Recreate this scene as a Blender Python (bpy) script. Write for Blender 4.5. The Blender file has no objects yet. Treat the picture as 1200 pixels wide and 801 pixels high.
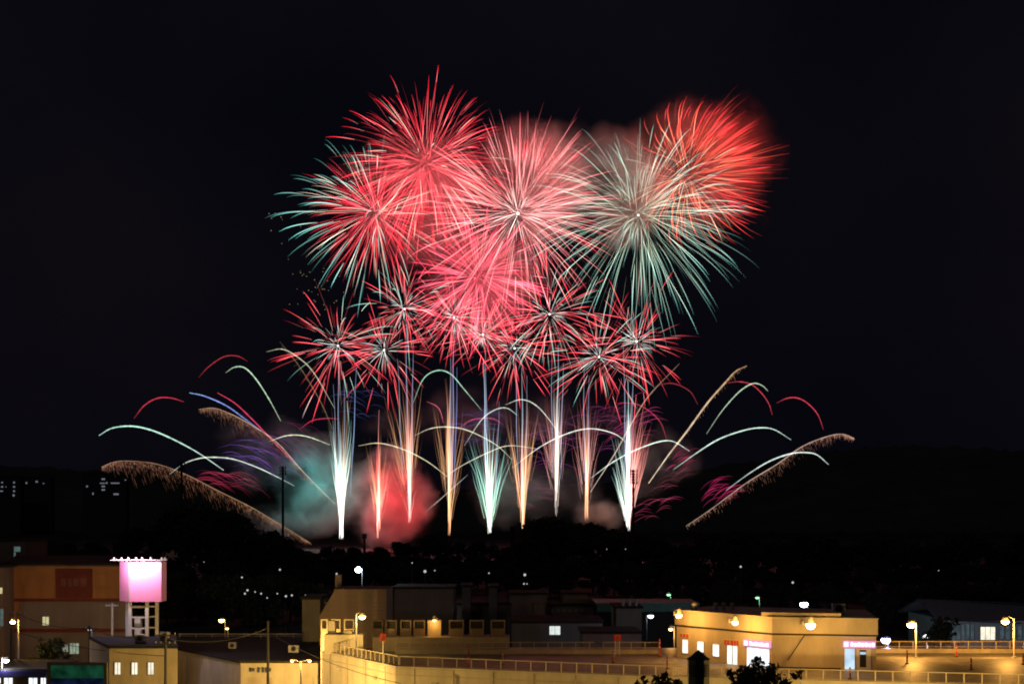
import bpy, math, random
from mathutils import Vector, Matrix
R = math.radians
random.seed(11)
sc = bpy.context.scene
col = sc.collection

# ------------------------------------------------------------------ camera, sky, exposure
FPX, CX, HY, CZ = 1666.7, 600.0, 610.0, 20.0
cam_d = bpy.data.cameras.new('camera'); cam = bpy.data.objects.new('camera', cam_d); col.objects.link(cam)
cam.location = (0, 0, CZ); cam.rotation_euler = (R(90), 0, 0)
cam_d.lens = 50; cam_d.sensor_width = 36; cam_d.shift_y = 209.5 / 1200
cam_d.clip_start = 0.5; cam_d.clip_end = 20000
sc.camera = cam

w = bpy.data.worlds.new('World'); sc.world = w; w.use_nodes = True
nt = w.node_tree; bg = nt.nodes['Background']
sky = nt.nodes.new('ShaderNodeTexSky'); sky.sky_type = 'NISHITA'; sky.sun_disc = False
sky.sun_elevation = R(-3.0); sky.sun_rotation = R(200)
nt.links.new(sky.outputs['Color'], bg.inputs['Color']); bg.inputs['Strength'].default_value = 0.008
bg2 = nt.nodes.new('ShaderNodeBackground'); bg2.inputs['Color'].default_value = (.0021, .0021, .0042, 1)   # the night sky over a lit town
wtc = nt.nodes.new('ShaderNodeTexCoord'); wno = nt.nodes.new('ShaderNodeTexNoise'); wno.inputs['Scale'].default_value = 3.2; wno.inputs['Detail'].default_value = 5
wcr = nt.nodes.new('ShaderNodeValToRGB'); wcr.color_ramp.elements[0].position = .35; wcr.color_ramp.elements[1].position = .68      # thin cloud over the town
wcr.color_ramp.elements[0].color = (.0012, .0015, .0034, 1); wcr.color_ramp.elements[1].color = (.0036, .0031, .0050, 1)
nt.links.new(wtc.outputs['Generated'], wno.inputs['Vector']); nt.links.new(wno.outputs['Fac'], wcr.inputs['Fac']); nt.links.new(wcr.outputs['Color'], bg2.inputs['Color'])
ads = nt.nodes.new('ShaderNodeAddShader'); nt.links.new(bg.outputs[0], ads.inputs[0]); nt.links.new(bg2.outputs[0], ads.inputs[1])
nt.links.new(ads.outputs[0], nt.nodes['World Output'].inputs['Surface'])
sun_d = bpy.data.lights.new('moonlight', 'SUN'); sun_d.energy = 0.03; sun_d.angle = R(0.5); sun_d.color = (1, .96, .9)
sun = bpy.data.objects.new('moonlight', sun_d); col.objects.link(sun); sun.rotation_euler = (R(50), 0, R(-20))
vs = sc.view_settings
vs.view_transform = 'Standard'; vs.look = 'None'; vs.exposure = 0; vs.gamma = 1; vs.use_curve_mapping = False
cy = sc.cycles
cy.max_bounces = 4; cy.diffuse_bounces = 2; cy.glossy_bounces = 2; cy.transmission_bounces = 2
cy.filter_width = 1.9; cy.volume_bounces = 0; cy.transparent_max_bounces = 96
cy.sample_clamp_indirect = 1.0; cy.use_denoising = True
cy.caustics_reflective = False; cy.caustics_refractive = False
cy.volume_step_rate = 1.0; cy.volume_max_steps = 64

# ------------------------------------------------------------------ helpers
def at(px, py, Y):
    return Vector(((px - CX) * Y / FPX, Y, CZ - (py - HY) * Y / FPX))
def X(px, Y): return (px - CX) * Y / FPX
def Z(py, Y): return CZ - (py - HY) * Y / FPX

def tag(o, label=None, cat=None, group=None, kind=None):
    if label: o['label'] = label
    if cat: o['category'] = cat
    if group: o['group'] = group
    if kind: o['kind'] = kind
    return o
def thing(name, label, cat, loc=(0, 0, 0), rz=0, group=None):
    o = bpy.data.objects.new(name, None); col.objects.link(o)
    o.location = loc; o.rotation_euler = (0, 0, rz); o.empty_display_size = .5
    return tag(o, label, cat, group)
def copy_tree(o, parent=None):
    c = o.copy(); col.objects.link(c)
    if parent is not None: c.parent = parent
    for ch in list(o.children): copy_tree(ch, c)
    return c

class MB:
    """collects faces; build() links them as one mesh object"""
    def __init__(s): s.v = []; s.f = []; s.c = []; s.smooth = False
    def quad(s, a, b, c, d):
        n = len(s.v); s.v += [tuple(a), tuple(b), tuple(c), tuple(d)]; s.f.append((n, n+1, n+2, n+3)); return s
    def box(s, x0, x1, y0, y1, z0, z1, bev=0.0):
        if bev > 0: return s.bbox(x0, x1, y0, y1, z0, z1, bev)
        n = len(s.v)
        s.v += [(x0,y0,z0),(x1,y0,z0),(x1,y1,z0),(x0,y1,z0),(x0,y0,z1),(x1,y0,z1),(x1,y1,z1),(x0,y1,z1)]
        s.f += [tuple(n+i for i in q) for q in ((3,2,1,0),(4,5,6,7),(0,1,5,4),(1,2,6,5),(2,3,7,6),(3,0,4,7))]; return s
    def bbox(s, x0, x1, y0, y1, z0, z1, b):
        # box with a chamfered top and vertical edges
        pts = [(x0+b,y0),(x1-b,y0),(x1,y0+b),(x1,y1-b),(x1-b,y1),(x0+b,y1),(x0,y1-b),(x0,y0+b)]
        s.prism(pts, z0, z1-b, cap_top=False)
        n = len(s.v); k = 8
        cx, cy_ = (x0+x1)/2, (y0+y1)/2
        sh = lambda p: (p[0] + (b if p[0] < cx else -b), p[1] + (b if p[1] < cy_ else -b))
        s.v += [(p[0],p[1],z1-b) for p in pts] + [(*sh(p), z1) for p in pts]
        for i in range(k): j = (i+1) % k; s.f.append((n+i, n+j, n+k+j, n+k+i))
        s.f.append(tuple(n+k+i for i in range(k))); return s
    def prism(s, pts, z0, z1, cap_top=True, cap_bot=True):
        n = len(s.v); k = len(pts)
        s.v += [(p[0],p[1],z0) for p in pts] + [(p[0],p[1],z1) for p in pts]
        for i in range(k): j = (i+1) % k; s.f.append((n+i, n+j, n+k+j, n+k+i))
        if cap_bot: s.f.append(tuple(n+i for i in reversed(range(k))))
        if cap_top: s.f.append(tuple(n+k+i for i in range(k)))
        return s
    def prism_y(s, pts, y0, y1):
        """pts (x, z), extruded in y"""
        n = len(s.v); k = len(pts)
        s.v += [(p[0],y0,p[1]) for p in pts] + [(p[0],y1,p[1]) for p in pts]
        for i in range(k): j = (i+1) % k; s.f.append((n+i, n+k+i, n+k+j, n+j))
        s.f.append(tuple(n+i for i in range(k))); s.f.append(tuple(n+k+i for i in reversed(range(k)))); return s
    def tube(s, pts, radii, sides=5, colors=None):
        pts = [Vector(p) for p in pts]
        if not hasattr(radii, '__len__'): radii = [radii]*len(pts)
        n = len(s.v); m = len(pts)
        up = Vector((0, 0, 1))
        prev = None
        for i, p in enumerate(pts):
            t = (pts[min(i+1, m-1)] - pts[max(i-1, 0)])
            if t.length < 1e-9: t = Vector((0, 0, 1))
            t.normalize()
            a = t.cross(up if abs(t.z) < .95 else Vector((0, 1, 0))).normalized() if prev is None else (prev - t*prev.dot(t)).normalized()
            prev = a
            b = t.cross(a)
            for q in range(sides):
                an = 2*math.pi*q/sides
                s.v.append(tuple(p + (a*math.cos(an) + b*math.sin(an))*radii[i]))
                if colors is not None: s.c.append(tuple(colors[i]))
        for i in range(m-1):
            for q in range(sides):
                r = (q+1) % sides
                s.f.append((n+i*sides+q, n+i*sides+r, n+(i+1)*sides+r, n+(i+1)*sides+q))
        s.f.append(tuple(n+q for q in reversed(range(sides)))); s.f.append(tuple(n+(m-1)*sides+q for q in range(sides)))
        return s
    def cyl(s, x, y, z0, z1, r0, r1=None, sides=10):
        return s.tube([(x, y, z0), (x, y, z1)], [r0, r0 if r1 is None else r1], sides)
    def bar(s, a, b, wd, ht):
        """a rectangular bar from a to b"""
        a, b = Vector(a), Vector(b); t = (b-a).normalized()
        u = t.cross(Vector((0,0,1)))
        u = Vector((1,0,0)) if u.length < 1e-6 else u.normalized()
        v = t.cross(u); u = u*wd/2; v = v*ht/2; n = len(s.v)
        for p in (a, b): s.v += [tuple(p-u-v), tuple(p+u-v), tuple(p+u+v), tuple(p-u+v)]
        s.f += [tuple(n+i for i in q) for q in ((0,1,2,3),(7,6,5,4),(0,4,5,1),(1,5,6,2),(2,6,7,3),(3,7,4,0))]; return s
    def ball(s, c, r, seg=10, rings=6, sz=1.0):
        n = len(s.v)
        for i in range(rings+1):
            ph = math.pi*i/rings
            for j in range(seg):
                th = 2*math.pi*j/seg
                s.v.append((c[0]+r*math.sin(ph)*math.cos(th), c[1]+r*math.sin(ph)*math.sin(th), c[2]+r*sz*math.cos(ph)))
        for i in range(rings):
            for j in range(seg):
                k = (j+1) % seg
                s.f.append((n+i*seg+j, n+(i+1)*seg+j, n+(i+1)*seg+k, n+i*seg+k))
        return s
    def build(s, name, mat, parent=None, loc=None):
        me = bpy.data.meshes.new(name); me.from_pydata(s.v, [], s.f)
        if s.c:
            ca = me.color_attributes.new('glow', 'FLOAT_COLOR', 'POINT')
            flat = []
            for c in s.c: flat += [c[0], c[1], c[2], 1.0]
            ca.data.foreach_set('color', flat)
        if mat: me.materials.append(mat)
        if s.smooth: me.polygons.foreach_set('use_smooth', [True]*len(me.polygons))
        me.update()
        o = bpy.data.objects.new(name, me); col.objects.link(o)
        if parent is not None: o.parent = parent
        if loc is not None: o.location = loc
        return o

# ------------------------------------------------------------------ materials
def mat(name, base, rough=.8, var=.25, scale=1.5, bump=.0, metal=0.0, stain=True):
    m = bpy.data.materials.new(name); m.use_nodes = True
    n = m.node_tree; b = n.nodes['Principled BSDF']
    b.inputs['Roughness'].default_value = rough; b.inputs['Metallic'].default_value = metal
    tc = n.nodes.new('ShaderNodeTexCoord'); no = n.nodes.new('ShaderNodeTexNoise')
    no.inputs['Scale'].default_value = scale; no.inputs['Detail'].default_value = 6; no.inputs['Roughness'].default_value = .65
    mp = n.nodes.new('ShaderNodeMapping'); mp.inputs['Scale'].default_value = (1, 1, .35 if stain else 1)
    n.links.new(tc.outputs['Object'], mp.inputs['Vector']); n.links.new(mp.outputs['Vector'], no.inputs['Vector'])
    cr = n.nodes.new('ShaderNodeValToRGB')
    cr.color_ramp.elements[0].position = .3; cr.color_ramp.elements[1].position = .7
    cr.color_ramp.elements[0].color = (*[c*(1-var) for c in base], 1)
    cr.color_ramp.elements[1].color = (*[min(1, c*(1+var*.5)) for c in base], 1)
    n.links.new(no.outputs['Fac'], cr.inputs['Fac']); n.links.new(cr.outputs['Color'], b.inputs['Base Color'])
    if bump:
        bp = n.nodes.new('ShaderNodeBump'); bp.inputs['Strength'].default_value = bump; bp.inputs['Distance'].default_value = .05
        n2 = n.nodes.new('ShaderNodeTexNoise'); n2.inputs['Scale'].default_value = scale*9
        n.links.new(tc.outputs['Object'], n2.inputs['Vector']); n.links.new(n2.outputs['Fac'], bp.inputs['Height'])
        n.links.new(bp.outputs['Normal'], b.inputs['Normal'])
    return m
def panel_mat(name, base, pitch, rough=.6, depth=.5):
    """sheet cladding with vertical joints"""
    m = mat(name, base, rough, .18, .8)
    n = m.node_tree; b = n.nodes['Principled BSDF']
    tc = n.nodes.new('ShaderNodeTexCoord'); wv = n.nodes.new('ShaderNodeTexWave')
    wv.bands_direction = 'X'; wv.inputs['Scale'].default_value = 0.314/pitch
    bp = n.nodes.new('ShaderNodeBump'); bp.inputs['Strength'].default_value = depth; bp.inputs['Distance'].default_value = .06
    n.links.new(tc.outputs['Object'], wv.inputs['Vector']); n.links.new(wv.outputs['Fac'], bp.inputs['Height'])
    n.links.new(bp.outputs['Normal'], b.inputs['Normal'])
    return m
def emit(name, c, s, sample=False, noise=0.0, nscale=2.0):
    m = bpy.data.materials.new(name); m.use_nodes = True; n = m.node_tree; n.nodes.clear()
    o = n.nodes.new('ShaderNodeOutputMaterial'); e = n.nodes.new('ShaderNodeEmission')
    e.inputs['Color'].default_value = (*c, 1); e.inputs['Strength'].default_value = s
    if noise:
        tc = n.nodes.new('ShaderNodeTexCoord'); no = n.nodes.new('ShaderNodeTexNoise'); no.inputs['Scale'].default_value = nscale
        mr = n.nodes.new('ShaderNodeMapRange'); mr.inputs[1].default_value = .35; mr.inputs[2].default_value = .65
        mr.inputs[3].default_value = s*(1-noise); mr.inputs[4].default_value = s
        n.links.new(tc.outputs['Object'], no.inputs['Vector']); n.links.new(no.outputs['Fac'], mr.inputs[0]); n.links.new(mr.outputs[0], e.inputs['Strength'])
    n.links.new(e.outputs[0], o.inputs['Surface'])
    m.cycles.emission_sampling = 'AUTO' if sample else 'NONE'
    return m
def spark_mat():
    m = bpy.data.materials.new('burning_sparks'); m.use_nodes = True; n = m.node_tree; n.nodes.clear()
    o = n.nodes.new('ShaderNodeOutputMaterial'); e = n.nodes.new('ShaderNodeEmission')
    a = n.nodes.new('ShaderNodeVertexColor'); a.layer_name = 'glow'
    e.inputs['Strength'].default_value = .56
    tr = n.nodes.new('ShaderNodeBsdfTransparent'); ad = n.nodes.new('ShaderNodeAddShader')   # a spark trail is thin burning gas: its light adds to what is behind
    n.links.new(a.outputs['Color'], e.inputs['Color']); n.links.new(e.outputs[0], ad.inputs[0]); n.links.new(tr.outputs[0], ad.inputs[1]); n.links.new(ad.outputs[0], o.inputs['Surface'])
    m.cycles.emission_sampling = 'NONE'
    return m
M = dict(
    ground=mat('asphalt_ground', (.035, .035, .033), .9, .4, .15, .3, stain=False),
    hill=mat('hill_woodland', (.1, .11, .09), 1, .4, .01, 0, stain=False),
    deck=mat('deck_asphalt', (.24, .22, .19), .55, .5, .5, .5, stain=False),
    cream=mat('cream_render', (.62, .55, .42), .8, .3, .55, .2),
    cream2=mat('warm_render', (.55, .47, .34), .8, .3, .5, .2),
    clad=panel_mat('beige_cladding', (.56, .48, .36), .9),
    tan=panel_mat('tan_cladding', (.25, .17, .11), 1.1),
    orange=panel_mat('orange_cladding', (.46, .215, .075), 3.2),
    greyclad=panel_mat('grey_cladding', (.26, .22, .21), 2.5),
    maroon=mat('maroon_paint', (.19, .03, .022), .6, .2),
    maroon2=mat('faded_maroon', (.24, .085, .08), .6, .2),
    darkroof=mat('dark_roofing', (.022, .022, .02), .95, .35, .4, .3, stain=False),
    conc=mat('concrete', (.36, .34, .3), .9, .25, .8, .3),
    dim=mat('grey_render', (.22, .2, .17), .9, .25, .5),
    dim2=mat('brown_render', (.26, .2, .15), .9, .25, .5),
    teal=mat('teal_sheet', (.12, .3, .26), .6, .3),
    steel=mat('galvanised_steel', (.45, .44, .42), .5, .2, 3, metal=.3),
    white=mat('white_paint', (.75, .74, .72), .5, .1),
    dark=mat('dark_metal', (.02, .02, .022), .7, .3),
    post=mat('beige_post', (.6, .52, .38), .6, .15),
    red=mat('red_paint', (.6, .06, .04), .5, .15),
    orng=mat('orange_plastic', (.75, .2, .06), .5, .15),
    pink=mat('pink_sign_paint', (.85, .30, .55), .5, .06),
    bark=mat('bark', (.06, .045, .03), .95, .3, 4),
    line=mat('worn_white_line', (.55, .53, .48), .8, .4, 2, stain=False),
    slate=mat('slate_blue_paint', (.05, .055, .075), .6, .25, 3),
    bluewall=panel_mat('pale_blue_cladding', (.38, .44, .5), .7),
    blueroof=panel_mat('pale_metal_roof', (.3, .33, .38), .5),
    letter=mat('dark_blue_letter', (.05, .06, .12), .6, .1),
    blueband=mat('blue_fascia', (.05, .06, .3), .5, .1),
    wire=mat('wire_rubber', (.03, .03, .03), .7, .1),
    spark=spark_mat(),
    sodium=emit('sodium_lens', (1, .62, .2), 22), sodium2=emit('small_sodium_lens', (1, .6, .22), 7),
    cool=emit('cool_lens', (.75, .87, 1), 22), cool2=emit('small_cool_lens', (.8, .95, 1), 5),
    green=emit('green_white_lens', (.55, 1, .6), 1.6), blue=emit('blue_white_lens', (.5, .55, 1), 18),
    win=emit('lit_window', (1, .93, .72), 1.3, noise=.35, nscale=.9), winy=emit('lit_yellow_window', (.85, .8, .42), .75, noise=.3),
    wing=emit('lit_greenish_window', (.62, .75, .55), .5, noise=.6, nscale=1.6), wint=emit('lit_teal_window', (.28, .45, .42), .3, noise=.3),
    winb=emit('lit_blue_window', (.25, .4, .48), .28, noise=.6, nscale=1.2), winw=emit('lit_white_window', (.85, .95, .9), 1.0, noise=.25),
    shop=emit('lit_shop_glass', (.9, .95, 1), 1.5, noise=.3, nscale=1.3), door=emit('lit_doorway', (1, .98, .85), 1.5, noise=.3, nscale=.8),
    doorb=emit('lit_blue_doorway', (.6, .8, 1), 1.1, noise=.3, nscale=.8),
    pinkbox=emit('pink_light_box', (1, .42, .68), .95), letterglow=emit('white_light_letter', (1, .93, 1), 1.5),
    far=emit('far_lit_window', (.6, .65, .8), .22), lamp_far=emit('far_lamp', (.9, .9, .95), .6),
    ledg=emit('green_screen', (.02, .16, .08), .34, noise=.75, nscale=.8), ledb=emit('blue_screen', (.015, .03, .09), .35, noise=.7, nscale=1.2),
)
M['leaf'] = mat('tree_leaves', (.04, .06, .025), .7, .5, 6, stain=False)

def lamp(parent, loc, color, power, radius=.2, name='light'):
    d = bpy.data.lights.new(name, 'POINT'); d.energy = power; d.color = color; d.shadow_soft_size = radius
    o = bpy.data.objects.new(name, d); col.objects.link(o); o.location = loc; o.parent = parent
    return o
NA = (1, .46, .085); NA2 = (1, .6, .155); COOL = (.75, .88, 1)

# ------------------------------------------------------------------ ground, hills
def struct(name, mb, m, label=None):
    o = mb.build(name, m); o['kind'] = 'structure'
    return o
g = MB(); N = 24
for i in range(N):
    for j in range(N):
        x0, x1 = -6000 + 12000*i/N, -6000 + 12000*(i+1)/N; y0, y1 = -200 + 9000*j/N, -200 + 9000*(j+1)/N
        g.quad((x0,y0,0),(x1,y0,0),(x1,y1,0),(x0,y1,0))
struct('ground', g, M['ground'])
ridge = [(-1500, 560), (-300, 548), (0, 545), (140, 552), (300, 566), (470, 574), (620, 572), (760, 560), (880, 541), (980, 527), (1060, 521), (1140, 524), (1230, 531), (1400, 520), (1700, 535), (2600, 560)]
h = MB(); rows = 7; YH = 3400
cols = []
for k in range(len(ridge)-1):
    (a, ya), (b, yb) = ridge[k], ridge[k+1]
    for q in range(14):
        t = q/14; s_ = t*t*(3-2*t)
        cols.append((a+(b-a)*t, ya+(yb-ya)*s_))
for (px, py) in cols:
    zt = Z(py, YH); x = X(px, YH)
    for r in range(rows):
        t = r/(rows-1)
        h.v.append((x*(1-.12*(1-t)), YH - 900*(1-t), -2 + (zt+2)*(t**1.4) + (random.uniform(-5, 5) if 0 < r < rows-1 else random.uniform(-5.0, 5.0))))
for c in range(len(cols)-1):
    for r in range(rows-1):
        n = c*rows+r; h.f.append((n, n+rows, n+rows+1, n+1))
h.smooth = True
struct('hills', h, M['hill'])
rd = MB(); rd.quad((-120, 94, .004), (120, 94, .004), (120, 108, .004), (-120, 108, .004))
struct('road', rd, mat('road_asphalt', (.045, .045, .045), .8, .3, .6, .3, stain=False))
kb = MB(); kb.box(-120, 120, 108, 110.0, 0, .13)
struct('pavement', kb, M['conc'])
rl = MB()
for k in range(40): rl.quad((-118+k*6, 100.9, .008), (-115+k*6, 100.9, .008), (-115+k*6, 101.05, .008), (-118+k*6, 101.05, .008))
struct('road_markings', rl, M['line'])

# ------------------------------------------------------------------ fireworks
RED, CRIM, PINK = (1.15, .02, .05), (.85, .03, .06), (1.25, .24, .28)
PALE, TEAL, MINT = (.9, .75, .55), (.07, .42, .38), (.35, .8, .62)
WHITE, GOLD, BLUE = (1.3, 1.25, 1.1), (.75, .34, .15), (.26, .38, .66)
VIOLET, MAG, BROWN, ORNG = (.16, .07, .42), (.34, .03, .11), (.22, .1, .055), (1.1, .42, .16)
def lerp(a, b, t): return tuple(x+(y-x)*t for x, y in zip(a, b))
def ramp(stops, t):
    for (t0, c0), (t1, c1) in zip(stops, stops[1:]):
        if t <= t1: return lerp(c0, c1, (t-t0)/max(1e-6, t1-t0))
    return stops[-1][1]
def rdir():
    z = random.uniform(-1, 1); a = random.uniform(0, 2*math.pi); r = math.sqrt(1-z*z)
    return Vector((r*math.cos(a), r*math.sin(a), z))
def trail_pts(d, r, s0, droop, n=8, k=1.6, drift=(0, 0, 0)):
    out = []
    for i in range(n):
        t = s0 + (1-s0)*i/(n-1)
        s = (1-math.exp(-k*t))/(1-math.exp(-k))
        out.append(d*r*s + Vector((drift[0]*t*t, drift[1]*t*t, -droop*r*t*t + drift[2]*t*t)))
    return out
TW = .38; BL = 3.5; FL = 4.0
def star_trail(mb, d, r, s0, droop, width, stops, gain=1.0, drift=(0, 0, 0), n=8):
    jit = rdir()*r*random.random()*.13; d = (d + rdir()*.05).normalized()     # shells break up unevenly
    pts = [p+jit for p in trail_pts(d, r, s0, droop, n, drift=drift)]
    rad, cs = [], []
    for i in range(n):
        t = i/(n-1)
        rad.append(TW*width*(.25+.75*min(1, t*4))*(1 if t < .6 else max(.16, 1-(t-.6)/.4*.85)))
        c = ramp(stops, t); cs.append(tuple(x*gain for x in c))
    mb.tube(pts, rad, 4, cs)
PX = 0.6     # metres per photo pixel at 1000 m
def burst(px, py, Y, layers, label, light=None, name='firework_burst', group='firework bursts in the night sky', core=None):
    c = at(px, py, Y); s = Y/FPX
    t = thing(name, label, 'firework', c, group=group)
    for L in layers:
        many = MB()
        for i in range(L['n']):
            d = rdir()
            if 'cone' in L:
                while d.dot(Vector(L['cone'][0]).normalized()) < L['cone'][1]: d = rdir()
            if 'avoid' in L and d.dot(Vector(L['avoid'][0]).normalized()) > L['avoid'][1]:
                continue
            r = L['r']*s*random.uniform(*L.get('vary', (.85, 1.08)))
            mb = MB() if i < 100 and not L.get('dense') else many
            star_trail(mb, d, r, (lambda a, b: random.uniform(a, b+.22))(*L.get('s0', (.05, .25))), L.get('droop', .12), L.get('w', .42)*random.uniform(.7, 1.2),
                       L['stops'], 1.4*random.uniform(.25, 1.4)**1.5, tuple(q*s for q in L.get('drift', (0, 0, 0))))
            if mb is not many: mb.build(L.get('name', 'star_trail'), M['spark'], t)
        if many.v:
            o = many.build(L.get('dname', 'spark_cloud'), M['spark'], t); o['kind'] = 'stuff'
    if core:
        k = MB(); k.ball((0, 0, 0), core[0], 8, 6); k.c = [core[1]]*len(k.v); k.build('flash', M['spark'], t)
    return t
RED_L = [(0, (1.3, .45, .4)), (.25, (1.3, .16, .18)), (.55, RED), (.85, RED), (1, (.5, .02, .04))]
RED_T = [(0, PINK), (.3, RED), (.75, RED), (1, (.35, .015, .02))]
DEEP_T = [(0, (.75, .03, .05)), (.6, (.85, .025, .045)), (1, (.3, .01, .015))]
PALE_T = [(0, (1.3, 1.1, .9)), (.4, (1.0, .75, .55)), (.8, (.6, .5, .36)), (1, (.2, .15, .1))]
PINK_T = [(0, (1.3, .8, .75)), (.35, (1.25, .42, .42)), (.7, (1.15, .2, .23)), (1, (.6, .05, .09))]
TEAL_T = [(0, (.75, .8, .6)), (.3, (.4, .62, .5)), (.6, (.2, .5, .43)), (1, (.05, .28, .26))]
MINT_T = [(0, (.75, .8, .6)), (.35, (.5, .78, .62)), (.75, (.24, .58, .5)), (1, (.07, .3, .28))]
ORR_T = [(0, (1.1, .5, .28)), (.3, (1.2, .18, .11)), (.65, (1.2, .055, .04)), (1, (.45, .02, .015))]

burst(440, 250, 1015, [
    dict(n=95, r=116, stops=[(0, (.5, .62, .5)), (.35, (.3, .62, .54)), (.75, (.16, .58, .52)), (1, (.05, .3, .28))], w=.62, droop=.13, s0=(.1, .35), name='teal_trail', avoid=((1, 0, .1), .25), vary=(.75, 1.08)),
    dict(n=90, r=72, stops=RED_T, w=.42, droop=.1, s0=(.0, .45), name='red_trail', vary=(.5, 1.1)),
    dict(n=40, r=95, stops=DEEP_T, w=.42, droop=.1, s0=(.3, .5), name='deep_red_trail', cone=((1, 0, .2), .1)),
    dict(n=60, r=88, stops=PALE_T, w=.34, droop=.1, s0=(.05, .35), name='pale_trail'),
    dict(n=340, r=84, stops=[(0, (1.1, .14, .16)), (.5, (.9, .03, .055)), (1, (.3, .01, .02))], w=.28, droop=.1, s0=(0, .3), dense=1, vary=(.4, 1.1))],
    'firework burst with long teal outer trails around a red middle, at the cluster edge', [((0, -10, 0), (1, .1, .1), 9000)])
burst(500, 192, 1000, [
    dict(n=100, r=112, stops=RED_L, w=.46, droop=.1, s0=(.1, .4), name='red_trail'),
    dict(n=90, r=88, stops=DEEP_T, w=.5, droop=.1, s0=(.1, .5), name='deep_red_trail'),
    dict(n=45, r=92, stops=PALE_T, w=.34, droop=.08, s0=(.15, .45), name='pale_trail'),
    dict(n=440, r=108, stops=[(0, (1.1, .14, .16)), (.5, (.9, .03, .055)), (1, (.3, .01, .02))], w=.28, droop=.1, s0=(0, .3), dense=1, vary=(.4, 1.1))],
    'tall red firework burst with pale streaks, highest spikes of the cluster, beside the teal-edged one', [((0, -15, -20), (1, .12, .13), 14000)])
burst(607, 250, 995, [
    dict(n=100, r=132, stops=PINK_T, w=.42, droop=.05, s0=(.08, .3), name='pink_trail'),
    dict(n=55, r=110, stops=RED_T, w=.44, droop=.1, s0=(.2, .5), name='red_trail'),
    dict(n=20, r=34, stops=[(0, WHITE), (1, (.9, .5, .45))], w=.4, droop=.05, s0=(0, .1), name='white_trail'),
    dict(n=440, r=126, stops=[(0, (1.2, .7, .65)), (.35, (1.1, .25, .26)), (1, (.4, .04, .05))], w=.28, droop=.08, s0=(0, .3), dense=1, vary=(.4, 1.1))],
    'pink and white firework burst in the upper middle with a bright white heart', [((0, -20, 30), (1, .24, .25), 30000), ((25, -25, 70), (1, .22, .25), 16000)], core=(1.0, (2, 1.8, 1.6)))
burst(560, 324, 990, [
    dict(n=100, r=92, stops=[(0, PINK), (.3, (1.3, .12, .2)), (.8, (1.25, .07, .15)), (1, (.5, .02, .06))], w=.5, droop=.06, s0=(.02, .2), name='red_trail'),
    dict(n=60, r=84, stops=[(0, PINK), (.5, (1.25, .25, .35)), (1, (.6, .05, .1))], w=.42, droop=.08, s0=(.1, .4), name='pink_trail'),
    dict(n=300, r=90, stops=[(0, (1.1, .14, .2)), (.5, (.9, .03, .08)), (1, (.3, .01, .03))], w=.28, droop=.1, s0=(0, .3), dense=1, vary=(.4, 1.1))],
    'round crimson-pink firework burst below the pink and white one, above the row of small bursts', [((0, -15, 0), (1, .1, .16), 15000)])
burst(748, 252, 1005, [
    dict(n=96, r=140, stops=MINT_T, w=.4, droop=.12, s0=(.05, .3), name='mint_trail', vary=(.75, 1.08)),
    dict(n=34, r=118, stops=TEAL_T, w=.42, droop=.2, s0=(.3, .55), name='teal_trail'),
    dict(n=300, r=132, stops=[(0, (.6, .62, .42)), (.5, (.3, .55, .45)), (1, (.07, .28, .25))], w=.3, droop=.14, s0=(0, .3), dense=1, vary=(.4, 1.1))],
    'pale green firework burst with long drooping trails, beside the orange-red one', [((-55, -15, -5), (.4, .75, .62), 9000), ((20, -15, -30), (.6, .7, .5), 3500)], core=(.8, (1.6, 1.4, 1.0)))
burst(806, 205, 1012, [
    dict(n=100, r=92, stops=ORR_T, w=.46, droop=.12, s0=(.05, .4), name='red_trail', drift=(16, 0, 10)),
    dict(n=90, r=84, stops=DEEP_T, w=.6, droop=.1, s0=(.3, .55), name='deep_red_trail', drift=(18, 0, 12), cone=((.8, 0, .55), .0)),
    dict(n=26, r=80, stops=[(0, PALE), (.6, (.9, .55, .3)), (1, (.4, .12, .06))], w=.34, droop=.1, s0=(.05, .3), name='pale_trail'),
    dict(n=220, r=88, stops=[(0, (.8, .12, .06)), (1, (.4, .02, .015))], w=.34, droop=.08, s0=(0, .4), dense=1, vary=(.5, 1.15), drift=(20, 0, 10))],
    'orange-red firework burst smeared outward by wind, beside the pale green one', [((14, -15, 8), (1, .09, .06), 17000), ((50, -10, 30), (1, .06, .04), 9000)])
small = [  # px, py, R, extra colour, how it looks
    (396, 405, 66, 'teal', 'small red firework burst with teal rays, outermost beneath the teal-edged burst'),
    (450, 410, 62, 'red', 'small red firework burst, second in the lower row, next to the teal-rayed one'),
    (474, 362, 60, 'teal', 'small red firework burst with white plume heart, above the second of the lower row'),
    (532, 372, 58, 'pink', 'small pink firework burst just under the round crimson one'),
    (603, 408, 64, 'red', 'small dense red firework burst, lowest one midway along the lower row'),
    (644, 368, 68, 'pale', 'small pale green and red firework burst under the pink and white one'),
    (702, 418, 66, 'pale', 'small straw-coloured and red firework burst, beneath and inward of the pale green burst'),
    (746, 400, 72, 'red', 'small red firework burst with widely spaced rays, directly beneath the pale green burst'),
    (566, 392, 48, 'red', 'smallest red firework burst tucked between the pink and dense red small ones'),
]
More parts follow.
